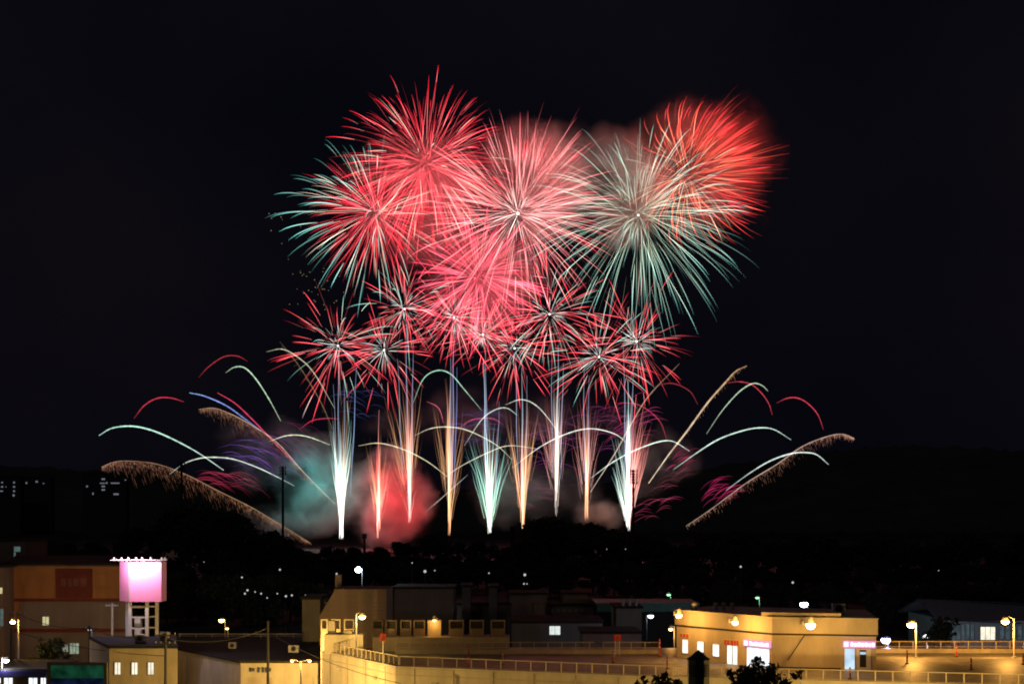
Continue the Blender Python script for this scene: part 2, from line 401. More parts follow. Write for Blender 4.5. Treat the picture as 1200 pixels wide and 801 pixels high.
for (px, py, r, kind, lab) in small:
    r *= 1.14
    layers = [dict(n=44, r=r, stops=[(0, PINK), (.2, (1.3, .12, .15)), (.85, (1.15, .04, .075)), (1, (.6, .015, .03))], w=.48, droop=.05, s0=(.05, .25), name='red_trail', vary=(.45, 1.2)),
              dict(n=44, r=r*.40, stops=[(0, (.9, .9, .85)), (.5, (.5, .62, .58)), (1, (.15, .35, .33))], w=.3, droop=.06, s0=(0, .25), vary=(.4, 1.15), name='white_trail')]
    layers.append(dict(n=64, r=r*1.02, stops=[(0, (1, .5, .42)), (.4, (.9, .07, .09)), (1, (.3, .01, .02))], w=.32, droop=.06, s0=(.05, .4), dense=1, vary=(.35, 1.1)))
    if kind == 'teal': layers.append(dict(n=16, r=r*1.05, stops=TEAL_T, w=.45, droop=.15, s0=(.1, .35), name='teal_trail'))
    if kind == 'pale': layers.append(dict(n=38, r=r*.9, stops=MINT_T, w=.36, droop=.1, s0=(.1, .35), name='pale_trail'))
    if kind == 'pink': layers.append(dict(n=34, r=r*.8, stops=PINK_T, w=.42, droop=.1, s0=(.1, .35), name='pink_trail'))
    burst(px, py, 985+random.uniform(-8, 8), layers, lab, None, 'small_firework_burst', 'small firework bursts of the lower row', core=(.7, (1.8, 1.7, 1.6)))

# spark columns rising from the ground
def column(px, py, label, sprays, tails=(), lights=(), Y=1000):
    c = at(px, py, Y); s = Y/FPX
    t = thing('spark_fountain', label, 'firework fountain', c, group='spark fountains rising from the ground')
    for sp in sprays:
        for i in range(int(sp['n']*2)):
            a = random.uniform(-1, 1)
            hgt = random.uniform(*sp['h'])*s*random.choice((1, 1, .92, .8))
            wd = (sp.get('lean', 0) + a*sp['w']*1.12)*s
            dep = random.uniform(-1, 1)*sp['w']*s
            n = 14; pts, rad, cs = [], [], []; bx = random.uniform(-2.2, 2.2)*s; pw_ = sp.get('pow', 1.3)*random.uniform(.8, 1.35); wob = sp.get('wob', .5)*random.uniform(.3, 1.8); ph = random.uniform(0, 6)
            s0 = random.uniform(*sp.get('s0', (0, .3)))
            for k in range(n):
                u = s0 + (1-s0)*k/(n-1)
                q = u**pw_
                pts.append((bx*(1-u) + wd*q + wob*math.sin(u*13+ph)*u, dep*q, hgt*u))
                tt = k/(n-1)
                rad.append(.5*sp.get('r', .42)*(.6+.4*min(1, tt*3))*(1 if tt < .55 else max(.15, 1-(tt-.55)/.45*.85))*random.uniform(.75, 1.15))
                gn = .68*sp.get('gain', 1)*(.3+.85*((i*37) % 11)/10)
                cs.append(tuple(x*gn for x in ramp(sp['stops'], tt)))
            MB_ = MB(); MB_.tube(pts, rad, 4, cs); MB_.build(sp.get('name', 'spark_trail'), M['spark'], t)
    for (tx, ty, cc, r) in tails:     # thin rising tails of the shells above
        e = at(tx, ty, Y) - c; st = Vector((e.x*.6, 0, e.z*.25)); pts, rad, cs = [], [], []
        for k in range(10):
            u = k/9; pts.append(st.lerp(Vector((e.x, 0, e.z)), u) + Vector((.3*math.sin(u*9+tx), 0, 0))); rad.append(.75*r*(.35+.65*math.sin(math.pi*min(.95, u+.1))))
            cs.append(tuple(x*(.5+.5*math.sin(math.pi*(.15+.8*u))) for x in cc))
        m_ = MB(); m_.tube(pts, rad, 4, cs); m_.build('rising_tail', M['spark'], t)
    return t
WT = [(0, (1.3, 1.35, 1.25)), (.4, (1.0, 1.2, 1.05)), (.8, (.55, .8, .72)), (1, (.2, .45, .42))]
TG = [(0, (.9, 1.3, .95)), (.4, (.45, .95, .75)), (.8, (.3, .62, .52)), (1, (.08, .3, .28))]
OR = [(0, (1.2, .55, .25)), (.4, (1.0, .5, .24)), (.8, (.55, .26, .13)), (1, (.2, .08, .04))]
RR = [(0, (1.4, .8, .62)), (.25, (1.4, .42, .3)), (.6, (1.2, .15, .13)), (1, (.3, .05, .04))]
PK = [(0, (1.3, .8, .7)), (.5, (1.1, .42, .36)), (1, (.35, .1, .1))]
TL = (.30, .36, .52)
column(400, 632, 'teal-white spark fountain, the outermost one of the row, in a teal glow', [
    dict(n=26, h=(110, 150), w=14, stops=WT, r=.42), dict(n=9, h=(60, 110), w=4, stops=WT, r=.75), dict(n=10, h=(130, 185), w=15, stops=OR, r=.3, gain=.7)],
    [(396, 412, TL, .3), (404, 440, TL, .3), (418, 430, BLUE, .3), (391, 450, TL, .25)], [((-12, -10, 45), (.1, .85, .72), 9000), ((-25, -5, 80), (.1, .7, .6), 3500)])
column(444, 632, 'red spark fountain with a white-hot stem in red smoke', [
    dict(n=7, h=(90, 140), w=2.5, stops=RR, r=.8), dict(n=16, h=(90, 132), w=16, stops=OR, r=.32, gain=.75, s0=(.25, .5)), dict(n=8, h=(60, 105), w=14, stops=RR, r=.4, s0=(.2, .5))],
    [(444, 480, (.8, .3, .25), .35)], [((14, -12, 22), (1, .06, .07), 18000), ((25, -8, 55), (1, .05, .07), 9000), ((-5, -8, 10), (1, .1, .06), 5000)])
column(480, 612, 'orange and cream spark fountain between the red one and the tall amber one', [
    dict(n=10, h=(120, 160), w=5, stops=PK, r=.5), dict(n=22, h=(100, 175), w=22, lean=-8, stops=OR, r=.32, gain=.8, s0=(.3, .55)), dict(n=3, h=(40, 60), w=12, stops=PK, r=.4)],
    [(476, 372, TL, .35), (484, 395, TL, .3), (466, 420, TL, .28)], [((0, -10, 30), (1, .35, .3), 1800)])
column(527, 628, 'tall narrow amber spark fountain', [
    dict(n=9, h=(130, 200), w=4, stops=OR, r=.55), dict(n=20, h=(110, 165), w=20, stops=OR, r=.3, gain=.7, s0=(.35, .6)), dict(n=4, h=(70, 120), w=8, lean=5, stops=OR, r=.45)],
    [(532, 385, (.25, .32, .62), .4), (528, 420, TL, .45), (536, 430, (.2, .25, .55), .35)], [((0, -10, 40), (1, .5, .3), 1200)])
column(574, 626, 'wide teal-green spark fountain in the middle of the row', [
    dict(n=22, h=(80, 135), w=26, stops=TG, r=.5), dict(n=9, h=(60, 150), w=6, stops=WT, r=.65), dict(n=8, h=(100, 150), w=12, stops=PK, r=.35, gain=.7)],
    [(567, 420, (.45, .6, .75), .55), (569, 405, TL, .35), (585, 470, TL, .3)], [((5, -10, 45), (.15, .8, .6), 4500)])
column(612, 624, 'orange spark fountain with a spread V shape, beside the wide teal-green one', [
    dict(n=14, h=(95, 165), w=16, stops=OR, r=.5), dict(n=12, h=(110, 160), w=22, stops=OR, r=.32, gain=.75, s0=(.3, .6)), dict(n=4, h=(90, 140), w=3, stops=PK, r=.45)],
    [(604, 412, TL, .3), (612, 430, (.3, .45, .55), .45), (618, 440, TL, .3)], [((0, -8, 30), (1, .4, .25), 2200)])
column(652, 606, 'white spark fountain, straight and thin, over the treetops', [
    dict(n=8, h=(110, 180), w=5, stops=[(0, (1.3, 1.1, .9)), (.5, (1.1, .95, .8)), (1, (.35, .3, .28))], r=.55), dict(n=18, h=(95, 150), w=18, lean=-5, stops=PK, r=.3, gain=.7, s0=(.35, .6))],
    [(654, 404, (.35, .5, .6), .5), (660, 425, TL, .4), (646, 420, TL, .3)], [((0, -8, 30), (.7, .75, 1), 1500)])
column(687, 610, 'orange-pink spark fountain, second from the outer end', [
    dict(n=9, h=(100, 160), w=5, stops=OR, r=.5), dict(n=20, h=(90, 160), w=18, stops=PK, r=.32, gain=.75, s0=(.25, .6))],
    [(684, 425, TL, .3), (690, 440, (.25, .3, .6), .3)], [((8, -8, 10), (1, .4, .22), 3500)])
column(736, 622, 'brightest spark fountain, white stem with teal and pink sides, at the outer end', [
    dict(n=10, h=(120, 180), w=4, stops=[(0, (1.6, 1.5, 1.35)), (.6, (1.3, 1.2, 1.1)), (1, (.4, .4, .4))], r=.95), dict(n=12, h=(70, 120), w=7, lean=-13, stops=WT, r=.42),
    dict(n=22, h=(110, 155), w=13, lean=14, stops=PK, r=.4), dict(n=8, h=(120, 150), w=10, lean=18, stops=RR, r=.3, gain=.7)],
    [(736, 445, (.4, .7, .72), .6), (731, 405, TL, .35), (742, 410, TL, .3)], [((-8, -10, 40), (.5, .95, .85), 4500), ((10, -10, 60), (1, .35, .35), 2500)])

def smooth_path(p, n=60):
    """Catmull-Rom through the given points"""
    P = [p[0]*2-p[1]] + p + [p[-1]*2-p[-2]]; out = []
    per = max(2, n//(len(p)-1))
    for i in range(1, len(P)-2):
        for q in range(per):
            t = q/per; a, b, c, d = P[i-1], P[i], P[i+1], P[i+2]
            out.append(.5*((2*b)+(c-a)*t+(2*a-5*b+4*c-d)*t*t+(3*b-a-3*c+d)*t**3))
    out.append(p[-1]); return out
HS = 1
def comet(pts, stops, label, w=.5, Y=990, dY=0, hairs=0, hair_len=22, hair_c=BROWN, name='comet_trail'):
    Ys = [Y + dY*i/(len(pts)-1) for i in range(len(pts))]
    P = [at(px, py, y) for (px, py), y in zip(pts, Ys)]
    o = P[0].copy(); P = [p-o for p in P]
    S = smooth_path(P); n = len(S)
    t = thing(name, label, 'firework comet', o, group='comet trails arching over the show')
    rad = [w*(.3+.7*math.sin(math.pi*min(.92, max(.1, i/(n-1)*.86+.08)))) for i in range(n)]
    hk = .62 if hairs > 500 else 1
    fl = [random.uniform(.72, 1.18) for _ in range(n)]; rad = [r_*random.uniform(.75, 1.12) for r_ in rad]
    mb = MB(); mb.tube(S, [r_*(.6 if hairs > 500 else .85) for r_ in rad], 5, [tuple(x*hk*fl[i] for x in ramp(stops, i/(n-1))) for i in range(n)]); mb.build('comet_streak', M['spark'], t)
    if hairs:
        hb = MB()
        for k in range(hairs):
            u = random.random()**.9; i = min(n-2, int(u*(n-1))); p = S[i].lerp(S[i+1], random.random())
            env = math.sin(math.pi*min(1, max(0.03, u)))**.7
            fall = hair_len*PX*env*min(1.15, random.expovariate(3.6))
            lag = fall*random.uniform(-.25, .6)*(1 if S[-1].x > S[0].x else -1)*HS
            q0 = p + Vector((lag, random.uniform(-2.5, 2.5), -fall))
            hd = random.uniform(.6, 3.2)*(.5+fall/7)
            q = [q0 + Vector((HS*.35*hd*e/2*(1 if S[-1].x > S[0].x else -1) + random.uniform(-.1, .1), 0, -hd*e/2)) for e in (0, 1, 2)]
            gnn = random.uniform(.15, 1.5)**1.8*(1.25-.75*min(1, fall/(hair_len*PX)))
            hb.tube(q, [.06, .11, .05], 3, [tuple(x*gnn*.56 for x in hair_c)]*3)
        b = hb.build('glitter', M['spark'], t); b['kind'] = 'stuff'
    return t
def A(c, lo=.35): return [(0, tuple(x*lo for x in c)), (.25, c), (.8, c), (1, tuple(x*.6 for x in c))]
cW, cG, cR, cGo = (.85, 1.0, .85), (.5, .72, .45), (.62, .045, .075), (.8, .5, .3)
# arcs on the side of the pink sign
comet([(233,442),(244,430),(262,418),(278,417),(290,423)], A((.42,.03,.045)), 'dim red comet arc, the highest arc over the pink sign side', .42)
comet([(264.5,436.5),(275,430),(287,431),(300,444),(315,467),(329,493)], A((.55,.8,.55)), 'pale green comet arc falling steeply from a tight top, under the highest dim red arc', .5)
comet([(157,490),(169,475),(184,466.5),(200,466),(215.5,470.5)], A((.65,.04,.08)), 'short red comet arc above the outermost white-green one', .48)
comet([(222,460),(240,464),(265,475),(287,490.5),(306,504.5)], [(0,(.3,.5,.9)),(.4,(.3,.4,1)),(1,(.2,.2,.6))], 'blue-white comet arc running beside a pink one', .48)
comet([(255,460),(275,472),(293.5,489),(312,508),(337,534),(365,562)], [(0,(.9,.06,.13)),(.4,(.8,.05,.15)),(1,(.12,.01,.05))], 'pink comet streak running just above the blue-white one', .48)
comet([(233,479.5),(250,478),(268.5,484),(293.5,497),(325,518.5),(356,553),(393,590)], [(0,(.7,.42,.26)),(.3,(.6,.36,.24)),(.75,(.75,.55,.42)),(1,(.5,.55,.45))], 'upper golden comet shedding a feathery brown tail, ending at the outermost fountain', .6, hairs=1500, hair_len=15)
comet([(116,510),(131,501.5),(153,499),(175,503),(200,513),(231,529.5),(262,550.5)], [(0,(.4,.6,.5)),(.3,(.6,1.1,.85)),(1,(.6,.8,.7))], 'outermost white-green comet arc', .6)
comet([(199,555),(215.5,543),(234,536.7),(253,535.5),(275,538),(303,548),(325,558.5),(345,569)], A((.7,.82,.66)), 'low white comet arc passing behind both light towers on the pink sign side', .48)
comet([(119,547),(134,541),(153,540),(184,543.5),(218.6,556),(256,575),(293.5,593.5),(325,612),(364,636)], [(0,(.6,.45,.32)),(.3,(.36,.18,.1)),(.7,(.55,.33,.18)),(1,(.4,.3,.14))], 'lowest golden comet shedding a long brown glitter tail over the black trees', .6, hairs=2300, hair_len=20, hair_c=(.2,.085,.045))
comet([(315,517),(337,510),(359,511),(387,521)], A((.8,.85,.6)), 'short cream comet arc just outside the outermost teal-white fountain', .45)
comet([(351,503),(365,493),(381,490),(397,490.5)], A((.5,.03,.09)), 'short crimson comet arc meeting the outermost fountain', .42)
comet([(312,412),(331,409),(350,419),(368,437),(392,478)], A((.6,.62,.42)), 'cream comet arc crossing the outermost small burst and falling to its fountain', .42)
comet([(328,400),(350,428),(375,469),(390,503)], A((.16,.1,.05)), 'faint brown glitter trail beneath the outermost small burst', .35, hairs=160, hair_len=14, hair_c=(.1,.05,.025))
# arcs on the side of the shops
comet([(760,566),(784,532),(805,505),(829,472),(850,448),(862,435),(875,428.5)], [(0,(.85,.7,.5)),(.6,(.6,.4,.22)),(1,(.35,.2,.1))], 'long straight golden comet slanting up beside the brightest fountain', .75, hairs=160, hair_len=6, hair_c=(.3,.16,.08))
comet([(850,449),(865,447),(880,450),(892,460),(901,473),(905,486)], A((.6,.05,.08)), 'red comet arc crossing the tip of the long golden comet', .42)
comet([(828,508),(844,484),(859,466),(871,455),(883,449),(893,451.5),(900,458)], A((.55,.72,.5)), 'pale green comet arc under the crossing red one', .48)
comet([(910,472),(922,466.5),(934,466),(946,472),(958,485),(965,503)], A((.7,.05,.09)), 'red comet arc standing alone, outermost over the shops', .46)
comet([(789,550),(814,532),(841,515),(868,505),(889,501),(907,503),(927,515)], A((.7,.95,.8)), 'long white comet arc above the glittering golden one', .55)
comet([(851,574),(880,553),(904,539),(928,531),(946,530),(958,533),(971,544)], A((.8,.95,.9)), 'white comet arc crossing the glittering golden one', .55)
comet([(804,616),(835,595),(874,566),(910,544),(940,523),(970,511),(988,508.5),(1000.5,513)], [(0,(.5,.4,.28)),(.4,(.75,.52,.42)),(.8,(.7,.45,.36)),(1,(.6,.42,.35))], 'golden comet shedding a glitter tail, outermost over the shops', .65, hairs=1000, hair_len=10, hair_c=(.3,.14,.09))
comet([(692,560),(720,540),(752,524),(784,516),(808,528)], A((.8,1.0,.85)), 'white comet arc passing in front of the brightest fountain', .52)
comet([(768,452),(788,449),(808,458),(818,474)], A((.3,.03,.04)), 'faint red comet arc just outside the widely rayed small burst', .38)
comet([(692,576),(720,532),(740,496),(760,464),(796,426)], [(0,(.8,.62,.5)),(.6,(.5,.34,.22)),(1,(.25,.14,.08))], 'thin golden comet slanting up across the brightest fountain', .45)
comet([(720,472),(748,474),(772,492),(782,516)], A((.42,.04,.06)), 'dim red comet arc over the brightest fountain', .38)
# arcs among the fountains
comet([(484,472),(496,444),(512,434),(528,438),(544,456),(564,480)], A((.4,.75,.55)), 'green-white comet arc looping over the tall amber fountain', .46)
comet([(544,522),(564,492),(580,480),(594,478),(606,486)], A((.6,.75,.6)), 'white comet arc looping over the wide teal-green fountain', .44)
comet([(592,474),(612,468),(632,478),(656,508)], A((.65,.75,.6)), 'white comet arc looping over the V-shaped orange fountain', .44)
comet([(486,510),(504,502),(524,500),(548,504),(580,520),(600,538)], A((.75,.75,.5)), 'flat cream comet arc crossing the amber fountain at half height', .44)
comet([(420,522),(444,519),(472,526),(500,540),(524,558)], A((.8,.72,.45)), 'cream comet arc crossing over the red fountain', .46)
comet([(520,560),(540,546),(572,530),(596,522),(628,525)], A((.7,.62,.45)), 'cream comet arc rising across the wide teal-green fountain', .42)
comet([(600,548),(632,524),(664,508),(692,502),(720,508),(736,520)], A((.85,.9,.75)), 'long cream-white comet arc from the orange V fountain to the brightest one', .5)
comet([(536,504),(552,492),(576,490),(590,497)], A((.5,.05,.16)), 'short magenta comet arc beside the wide teal-green fountain', .36)
comet([(500,470),(514,478),(520,496)], A((.55,.12,.16)), 'tiny pink comet arc beside the tall amber fountain', .36)
comet([(498,600),(520,581),(548,556)], A((.42,.42,.38)), 'thin grey-white streak slanting up beside the foot of the amber fountain', .34)

def plume(px, py, w, h_, c, n, label, ang=-.35, Y=995):
    """a little feathery shower of short parallel arcs"""
    o = at(px, py, Y); t = tag(MB().ball((0,0,0), .01, 3, 2).build('tmp', None), None); bpy.data.objects.remove(t)
    mb = MB()
    for i in range(n):
        u = random.uniform(-1, 1); v = random.uniform(-1, 1)
        L = w*PX*random.uniform(.35, .8); x0 = u*w*PX*.45; z0 = v*h_*PX*.5
        g_ = random.uniform(.3, 1.3)*(1-.5*abs(v)); pts = []
        for k in range(6):
            s = k/5-.5; pts.append((x0 + L*s, random.uniform(-.1, .1), z0 + L*s*ang*-1 - L*s*s*.8))
        mb.tube(pts, [.1, .22, .27, .27, .22, .1], 3, [tuple(.75*x*g_*q for x in c) for q in (.3, .9, 1, 1, .8, .3)])
    ob = mb.build('spark_plume', M['spark'], None, o)
    return tag(ob, label, 'spark plume', 'faint spark plumes')
plume(266, 562, 62, 22, (.32,.025,.06), 26, 'faint crimson spark plume above the lowest golden comet', .25)
plume(310, 530, 80, 40, (.09,.04,.22), 26, 'faint violet spark plume under the upper golden comet', .35)
plume(345, 520, 60, 50, (.2,.02,.1), 18, 'faint magenta spark plume between the upper golden comet and the outermost fountain', .7)
plume(799, 541, 28, 34, (.4,.02,.09), 20, 'crimson spark plume at the foot of the long white arc over the shops', -.4)
plume(846, 571, 36, 30, (.45,.02,.11), 24, 'brightest crimson spark plume, beside the glittering golden comet', -.5)
plume(768, 582, 46, 50, (.26,.03,.07), 20, 'faint red spark plume beside the foot of the brightest fountain', -.25)
plume(560, 500, 60, 40, (.07,.05,.2), 22, 'faint blue-violet spark plume behind the wide teal-green fountain', 0)
plume(640, 520, 60, 60, (.16,.025,.14), 30, 'faint magenta spark plume behind the white fountain', .1)
plume(700, 500, 60, 50, (.17,.025,.12), 26, 'faint magenta spark plume behind the orange-pink fountain', -.1)
plume(745, 490, 50, 60, (.32,.03,.12), 24, 'pinkish spark plume behind the brightest fountain', -.3)
plume(420, 470, 50, 40, (.05,.06,.22), 14, 'faint blue spark plume above the outermost fountain', .2)
plume(625, 575, 50, 40, (.2,.03,.08), 18, 'faint red spark plume low behind the V-shaped orange fountain', .2)
# stray embers beneath the teal trails
eb = MB()
for k in range(46):
    px, py = random.choice([(336, 260), (375, 340), (352, 330), (398, 350)]); 
    p = at(px+random.gauss(0, 12), py+random.gauss(0, 10), 1000) - at(360, 300, 1000)
    eb.ball(p, random.uniform(.25, .45), 4, 3)
eb.c = [(.22, .15, .09)]*len(eb.v)
tag(eb.build('ember_sparks', M['spark'], None, at(360, 300, 1000)), 'loose brown embers drifting at the tips of the teal trails', 'embers', None, 'stuff')

# ------------------------------------------------------------------ smoke, lit by the bursts
def smoke(name, px, py, Y, rx, ry, rz, dens, scale, label, seed=0, thresh=.42):
    m = bpy.data.materials.new(name); m.use_nodes = True; n = m.node_tree; n.nodes.clear()
    out = n.nodes.new('ShaderNodeOutputMaterial'); v = n.nodes.new('ShaderNodeVolumePrincipled')
    v.inputs['Color'].default_value = (.85, .85, .85, 1)
    tc = n.nodes.new('ShaderNodeTexCoord')
    ln = n.nodes.new('ShaderNodeVectorMath'); ln.operation = 'LENGTH'
    mp = n.nodes.new('ShaderNodeVectorMath'); mp.operation = 'DIVIDE'; mp.inputs[1].default_value = (rx, ry, rz)
    n.links.new(tc.outputs['Object'], mp.inputs[0]); n.links.new(mp.outputs[0], ln.inputs[0])
    fall = n.nodes.new('ShaderNodeMapRange'); fall.interpolation_type = 'SMOOTHSTEP'
    fall.inputs[1].default_value = .92; fall.inputs[2].default_value = .1; fall.inputs[3].default_value = 0; fall.inputs[4].default_value = 1
    no = n.nodes.new('ShaderNodeTexNoise'); no.noise_dimensions = '4D'; no.inputs['W'].default_value = seed
    no.inputs['Scale'].default_value = scale; no.inputs['Detail'].default_value = 3; no.inputs['Distortion'].default_value = .4
    n.links.new(tc.outputs['Object'], no.inputs['Vector'])
    ed = n.nodes.new('ShaderNodeMath'); ed.operation = 'MULTIPLY_ADD'; ed.inputs[1].default_value = 1.5; ed.inputs[2].default_value = -.75   # ragged, drifting outline
    n2 = n.nodes.new('ShaderNodeTexNoise'); n2.noise_dimensions = '4D'; n2.inputs['W'].default_value = seed+40; n2.inputs['Scale'].default_value = scale*.75; n2.inputs['Detail'].default_value = 4
    n.links.new(tc.outputs['Object'], n2.inputs['Vector']); n.links.new(n2.outputs['Fac'], ed.inputs[0])
    sm = n.nodes.new('ShaderNodeMath'); sm.operation = 'ADD'; n.links.new(ln.outputs['Value'], sm.inputs[0]); n.links.new(ed.outputs[0], sm.inputs[1])
    # the box itself must stay empty at its rim
    mx = n.nodes.new('ShaderNodeMath'); mx.operation = 'MAXIMUM'; rim = n.nodes.new('ShaderNodeMapRange'); rim.inputs[1].default_value = .8; rim.inputs[2].default_value = 1; rim.inputs[3].default_value = 0; rim.inputs[4].default_value = 1
    n.links.new(ln.outputs['Value'], rim.inputs[0]); n.links.new(sm.outputs[0], mx.inputs[0]); n.links.new(rim.outputs[0], mx.inputs[1])
    n.links.new(mx.outputs[0], fall.inputs[0])
    mr = n.nodes.new('ShaderNodeMapRange'); mr.inputs[1].default_value = thresh; mr.inputs[2].default_value = .7
    mr.inputs[3].default_value = .08; mr.inputs[4].default_value = 1.0
    n.links.new(no.outputs['Fac'], mr.inputs[0])
    a = n.nodes.new('ShaderNodeMath'); a.operation = 'MULTIPLY'; n.links.new(fall.outputs[0], a.inputs[0]); n.links.new(mr.outputs[0], a.inputs[1])
    b = n.nodes.new('ShaderNodeMath'); b.operation = 'MULTIPLY'; b.inputs[1].default_value = dens; n.links.new(a.outputs[0], b.inputs[0])
    n.links.new(b.outputs[0], v.inputs['Density']); n.links.new(v.outputs[0], out.inputs['Volume'])
    mb = MB(); mb.ball((0, 0, 0), 1, 24, 14)
    mb.v = [(x*rx, y*ry, z*rz) for x, y, z in mb.v]
    o = mb.build(name, m, None, at(px, py, Y))
    return tag(o, label, 'smoke', None, 'stuff')
def glow_smoke(px, py, rx, rz, dens, col_, power, lab, seed, scale=.03, ry=24, dist=30, Y=1050, thresh=.34, spread=.42):
    o = smoke('firework_smoke', px, py, Y, rx*PX, ry, rz*PX, dens, scale, lab, seed, thresh)
    for (a, b) in ((-1, -.6), (1, -.5), (-.5, .8), (.6, .7), (0, 0)):
        lamp(o, (a*spread*rx*PX, -dist, b*spread*rz*PX), col_, power/5, 3.0, 'burst_light')
glow_smoke(634, 214, 100, 96, .30, (1, .22, .21), 110000, 'pink lit smoke behind the pink and white burst', 3)
glow_smoke(830, 194, 122, 108, .11, (1, .04, .025), 135000, 'red lit smoke behind the orange-red burst', 5)
glow_smoke(730, 222, 76, 96, .20, (.32, .85, .68), 26000, 'thin greenish smoke behind the pale green burst', 7)
glow_smoke(490, 235, 112, 106, .20, (1, .06, .08), 55000, 'red lit smoke behind the tall red burst', 9)
glow_smoke(562, 335, 100, 80, .22, (1, .08, .12), 48000, 'crimson lit smoke behind the round crimson burst', 11)
LOW_ = dict(scale=.05, ry=15, dist=17, Y=1022)
glow_smoke(380, 572, 72, 72, .15, (.03, .85, .78), 46000, 'teal lit smoke beside the outermost fountain', 15, **LOW_)
glow_smoke(462, 588, 62, 76, .30, (1, .02, .035), 95000, 'dense red lit smoke round the red fountain', 17, **LOW_)
glow_smoke(346, 612, 80, 28, .08, (1, .08, .06), 3000, 'low dull red smoke between the outer light tower and the outermost fountain', 18, **LOW_)
glow_smoke(596, 572, 54, 58, .05, (.06, .7, .6), 13000, 'teal lit smoke behind the wide teal-green fountain', 19, **LOW_)
glow_smoke(655, 575, 60, 48, .03, (.2, .45, .65), 3500, 'blue-grey smoke low behind the white fountain', 23, **LOW_)
glow_smoke(704, 600, 38, 26, .16, (1, .33, .16), 7500, 'small orange lit smoke puff just above the treetops', 25, .09, 8, 14, 1010, .3)
glow_smoke(770, 540, 60, 56, .05, (.12, .6, .5), 2600, 'faint green smoke beyond the brightest fountain', 27, **LOW_)
glow_smoke(320, 528, 84, 56, .05, (.3, .1, .75), 3500, 'faint violet smoke under the upper golden comet', 29, **LOW_)
glow_smoke(590, 490, 200, 46, .018, (.25, .16, .9), 7000, 'faint blue-violet smoke along the tops of the fountains', 31, .04, 16, 17, 1024)
# ------------------------------------------------------------------ trees
def leaf_cloud(mb, lobes, n, size):
    tot = sum(l[3]**2 for l in lobes)
    for (cx, cy_, cz, r, sq) in lobes:
        for _ in range(int(n*r*r/tot)):
            d = rdir()*(random.random()**.45)*r
            d += d.normalized()*random.gauss(0, .08*r)
            p = Vector((cx+d.x, cy_+d.y, cz+d.z*sq)); s = size*random.uniform(.6, 1.4)
            u = rdir(); v = u.cross(rdir()).normalized()
            mb.quad(p-u*s-v*s*.3, p+u*s*.2-v*s*.55, p+u*s, p+u*s*.2+v*s*.55)
LOW = .16
def make_tree(name, label, group, H, cr, seed, nleaf, lsize, loc=(0,0,0), ragged=False):
    random.seed(seed)
    t = thing(name, label, 'tree', loc, group=group)
    tr = MB(); th = H*.45
    tr.tube([(0,0,0), (.1,0,th*.5), (-.1,.1,th), (.05,0,H*.75)], [H*.022, H*.017, H*.013, H*.004], 7)
    lobes = [(0, 0, H*.68, cr*.62, .9)]
    for k in range(14):
        a = k*2.4+random.random(); rr = cr*random.uniform(.35, .78); z = H*random.uniform(LOW, .9)
        rr *= 1 if z < H*.75 else .6
        p = (rr*math.cos(a), rr*math.sin(a), z)
        tr.tube([(0, 0, th*random.uniform(.6, 1)), (p[0]*.5, p[1]*.5, p[2]*.75+th*.1), p], [H*.008, H*.005, H*.002], 5)
        lobes.append((*p, cr*random.uniform(.26, .46), random.uniform(.7, .95)))
    if ragged:
        base = lobes[1:]; lobes = [(0, 0, H-cr*1.1, cr*.55, .9)]
        for (x, y, z, r_, q_) in base:
            z = max(z, H-cr*2.4); lobes.append((x, y, z, r_*.8, q_))
            for _ in range(4):
                d = rdir(); e = (x+d.x*r_*1.25, y+d.y*r_*1.25, min(H-.1, z+abs(d.z)*r_*1.2))
                tr.tube([(x, y, z), e], [.03, .012], 4); lobes.append((*e, r_*random.uniform(.2, .38), .9))
    tr.build('trunk', M['bark'], t)
    lf = MB(); leaf_cloud(lf, lobes, nleaf, lsize); lf.build('crown', M['leaf'], t)
    return t
protos = [make_tree('broadleaf_tree', 'x', 'dark trees standing before the fireworks', H, cr, sd, 3800, .55) for (H, cr, sd) in ((20, 7.5, 1), (17, 8, 2), (22, 7, 3), (15, 6.5, 4))]
PH = (20, 17, 22, 15)
random.seed(5)
spots = []
for (px, py) in [(30,640),(70,634),(110,628),(150,620),(188,604),(215,592),(243,588),(270,596),(296,610),(326,629),(358,645),(395,648),(424,650)]: spots.append((px, py, random.uniform(430, 470)))
for k in range(9): spots.append((318+k*16, 641+random.uniform(-2, 4), random.uniform(560, 640)))
for (px, py) in [(448,640),(470,633),(495,629),(515,627),(538,631),(560,632),(582,636),(600,640)]: spots.append((px, py, random.uniform(520, 560)))
for (px, py) in [(612,630),(636,603),(654,606),(676,612),(694,608),(716,618),(738,622),(762,628)]: spots.append((px, py, random.uniform(470, 500)))
for k in range(24): spots.append((780+k*19, 629+5*math.sin(k*1.3)+random.uniform(-4, 4), random.uniform(440, 520)))
for k in range(24): spots.append((195+k*25, 656+random.uniform(-6, 6), random.uniform(360, 400)))
for k in range(10): spots.append((-5+k*20, 643+random.uniform(-5, 5), random.uniform(400, 430)))
for k in range(16): spots.append((790+k*28, 662+random.uniform(-6, 6), random.uniform(340, 380)))
for k in range(11): spots.append((178+k*18, 676+random.uniform(-7, 7), random.uniform(262, 300)))
for k in range(11): spots.append((1030+k*20, 684+random.uniform(-7, 7), random.uniform(262, 300)))
for k in range(8): spots.append((760+k*30, 684+random.uniform(-5, 5), random.uniform(290, 310)))
for k in range(15): spots.append((340+k*20, 650+random.uniform(-4, 4), random.uniform(410, 450)))
used = [False]*4
tree_lab = 'unlit black tree in the dark belt of trees between the town and the fireworks'
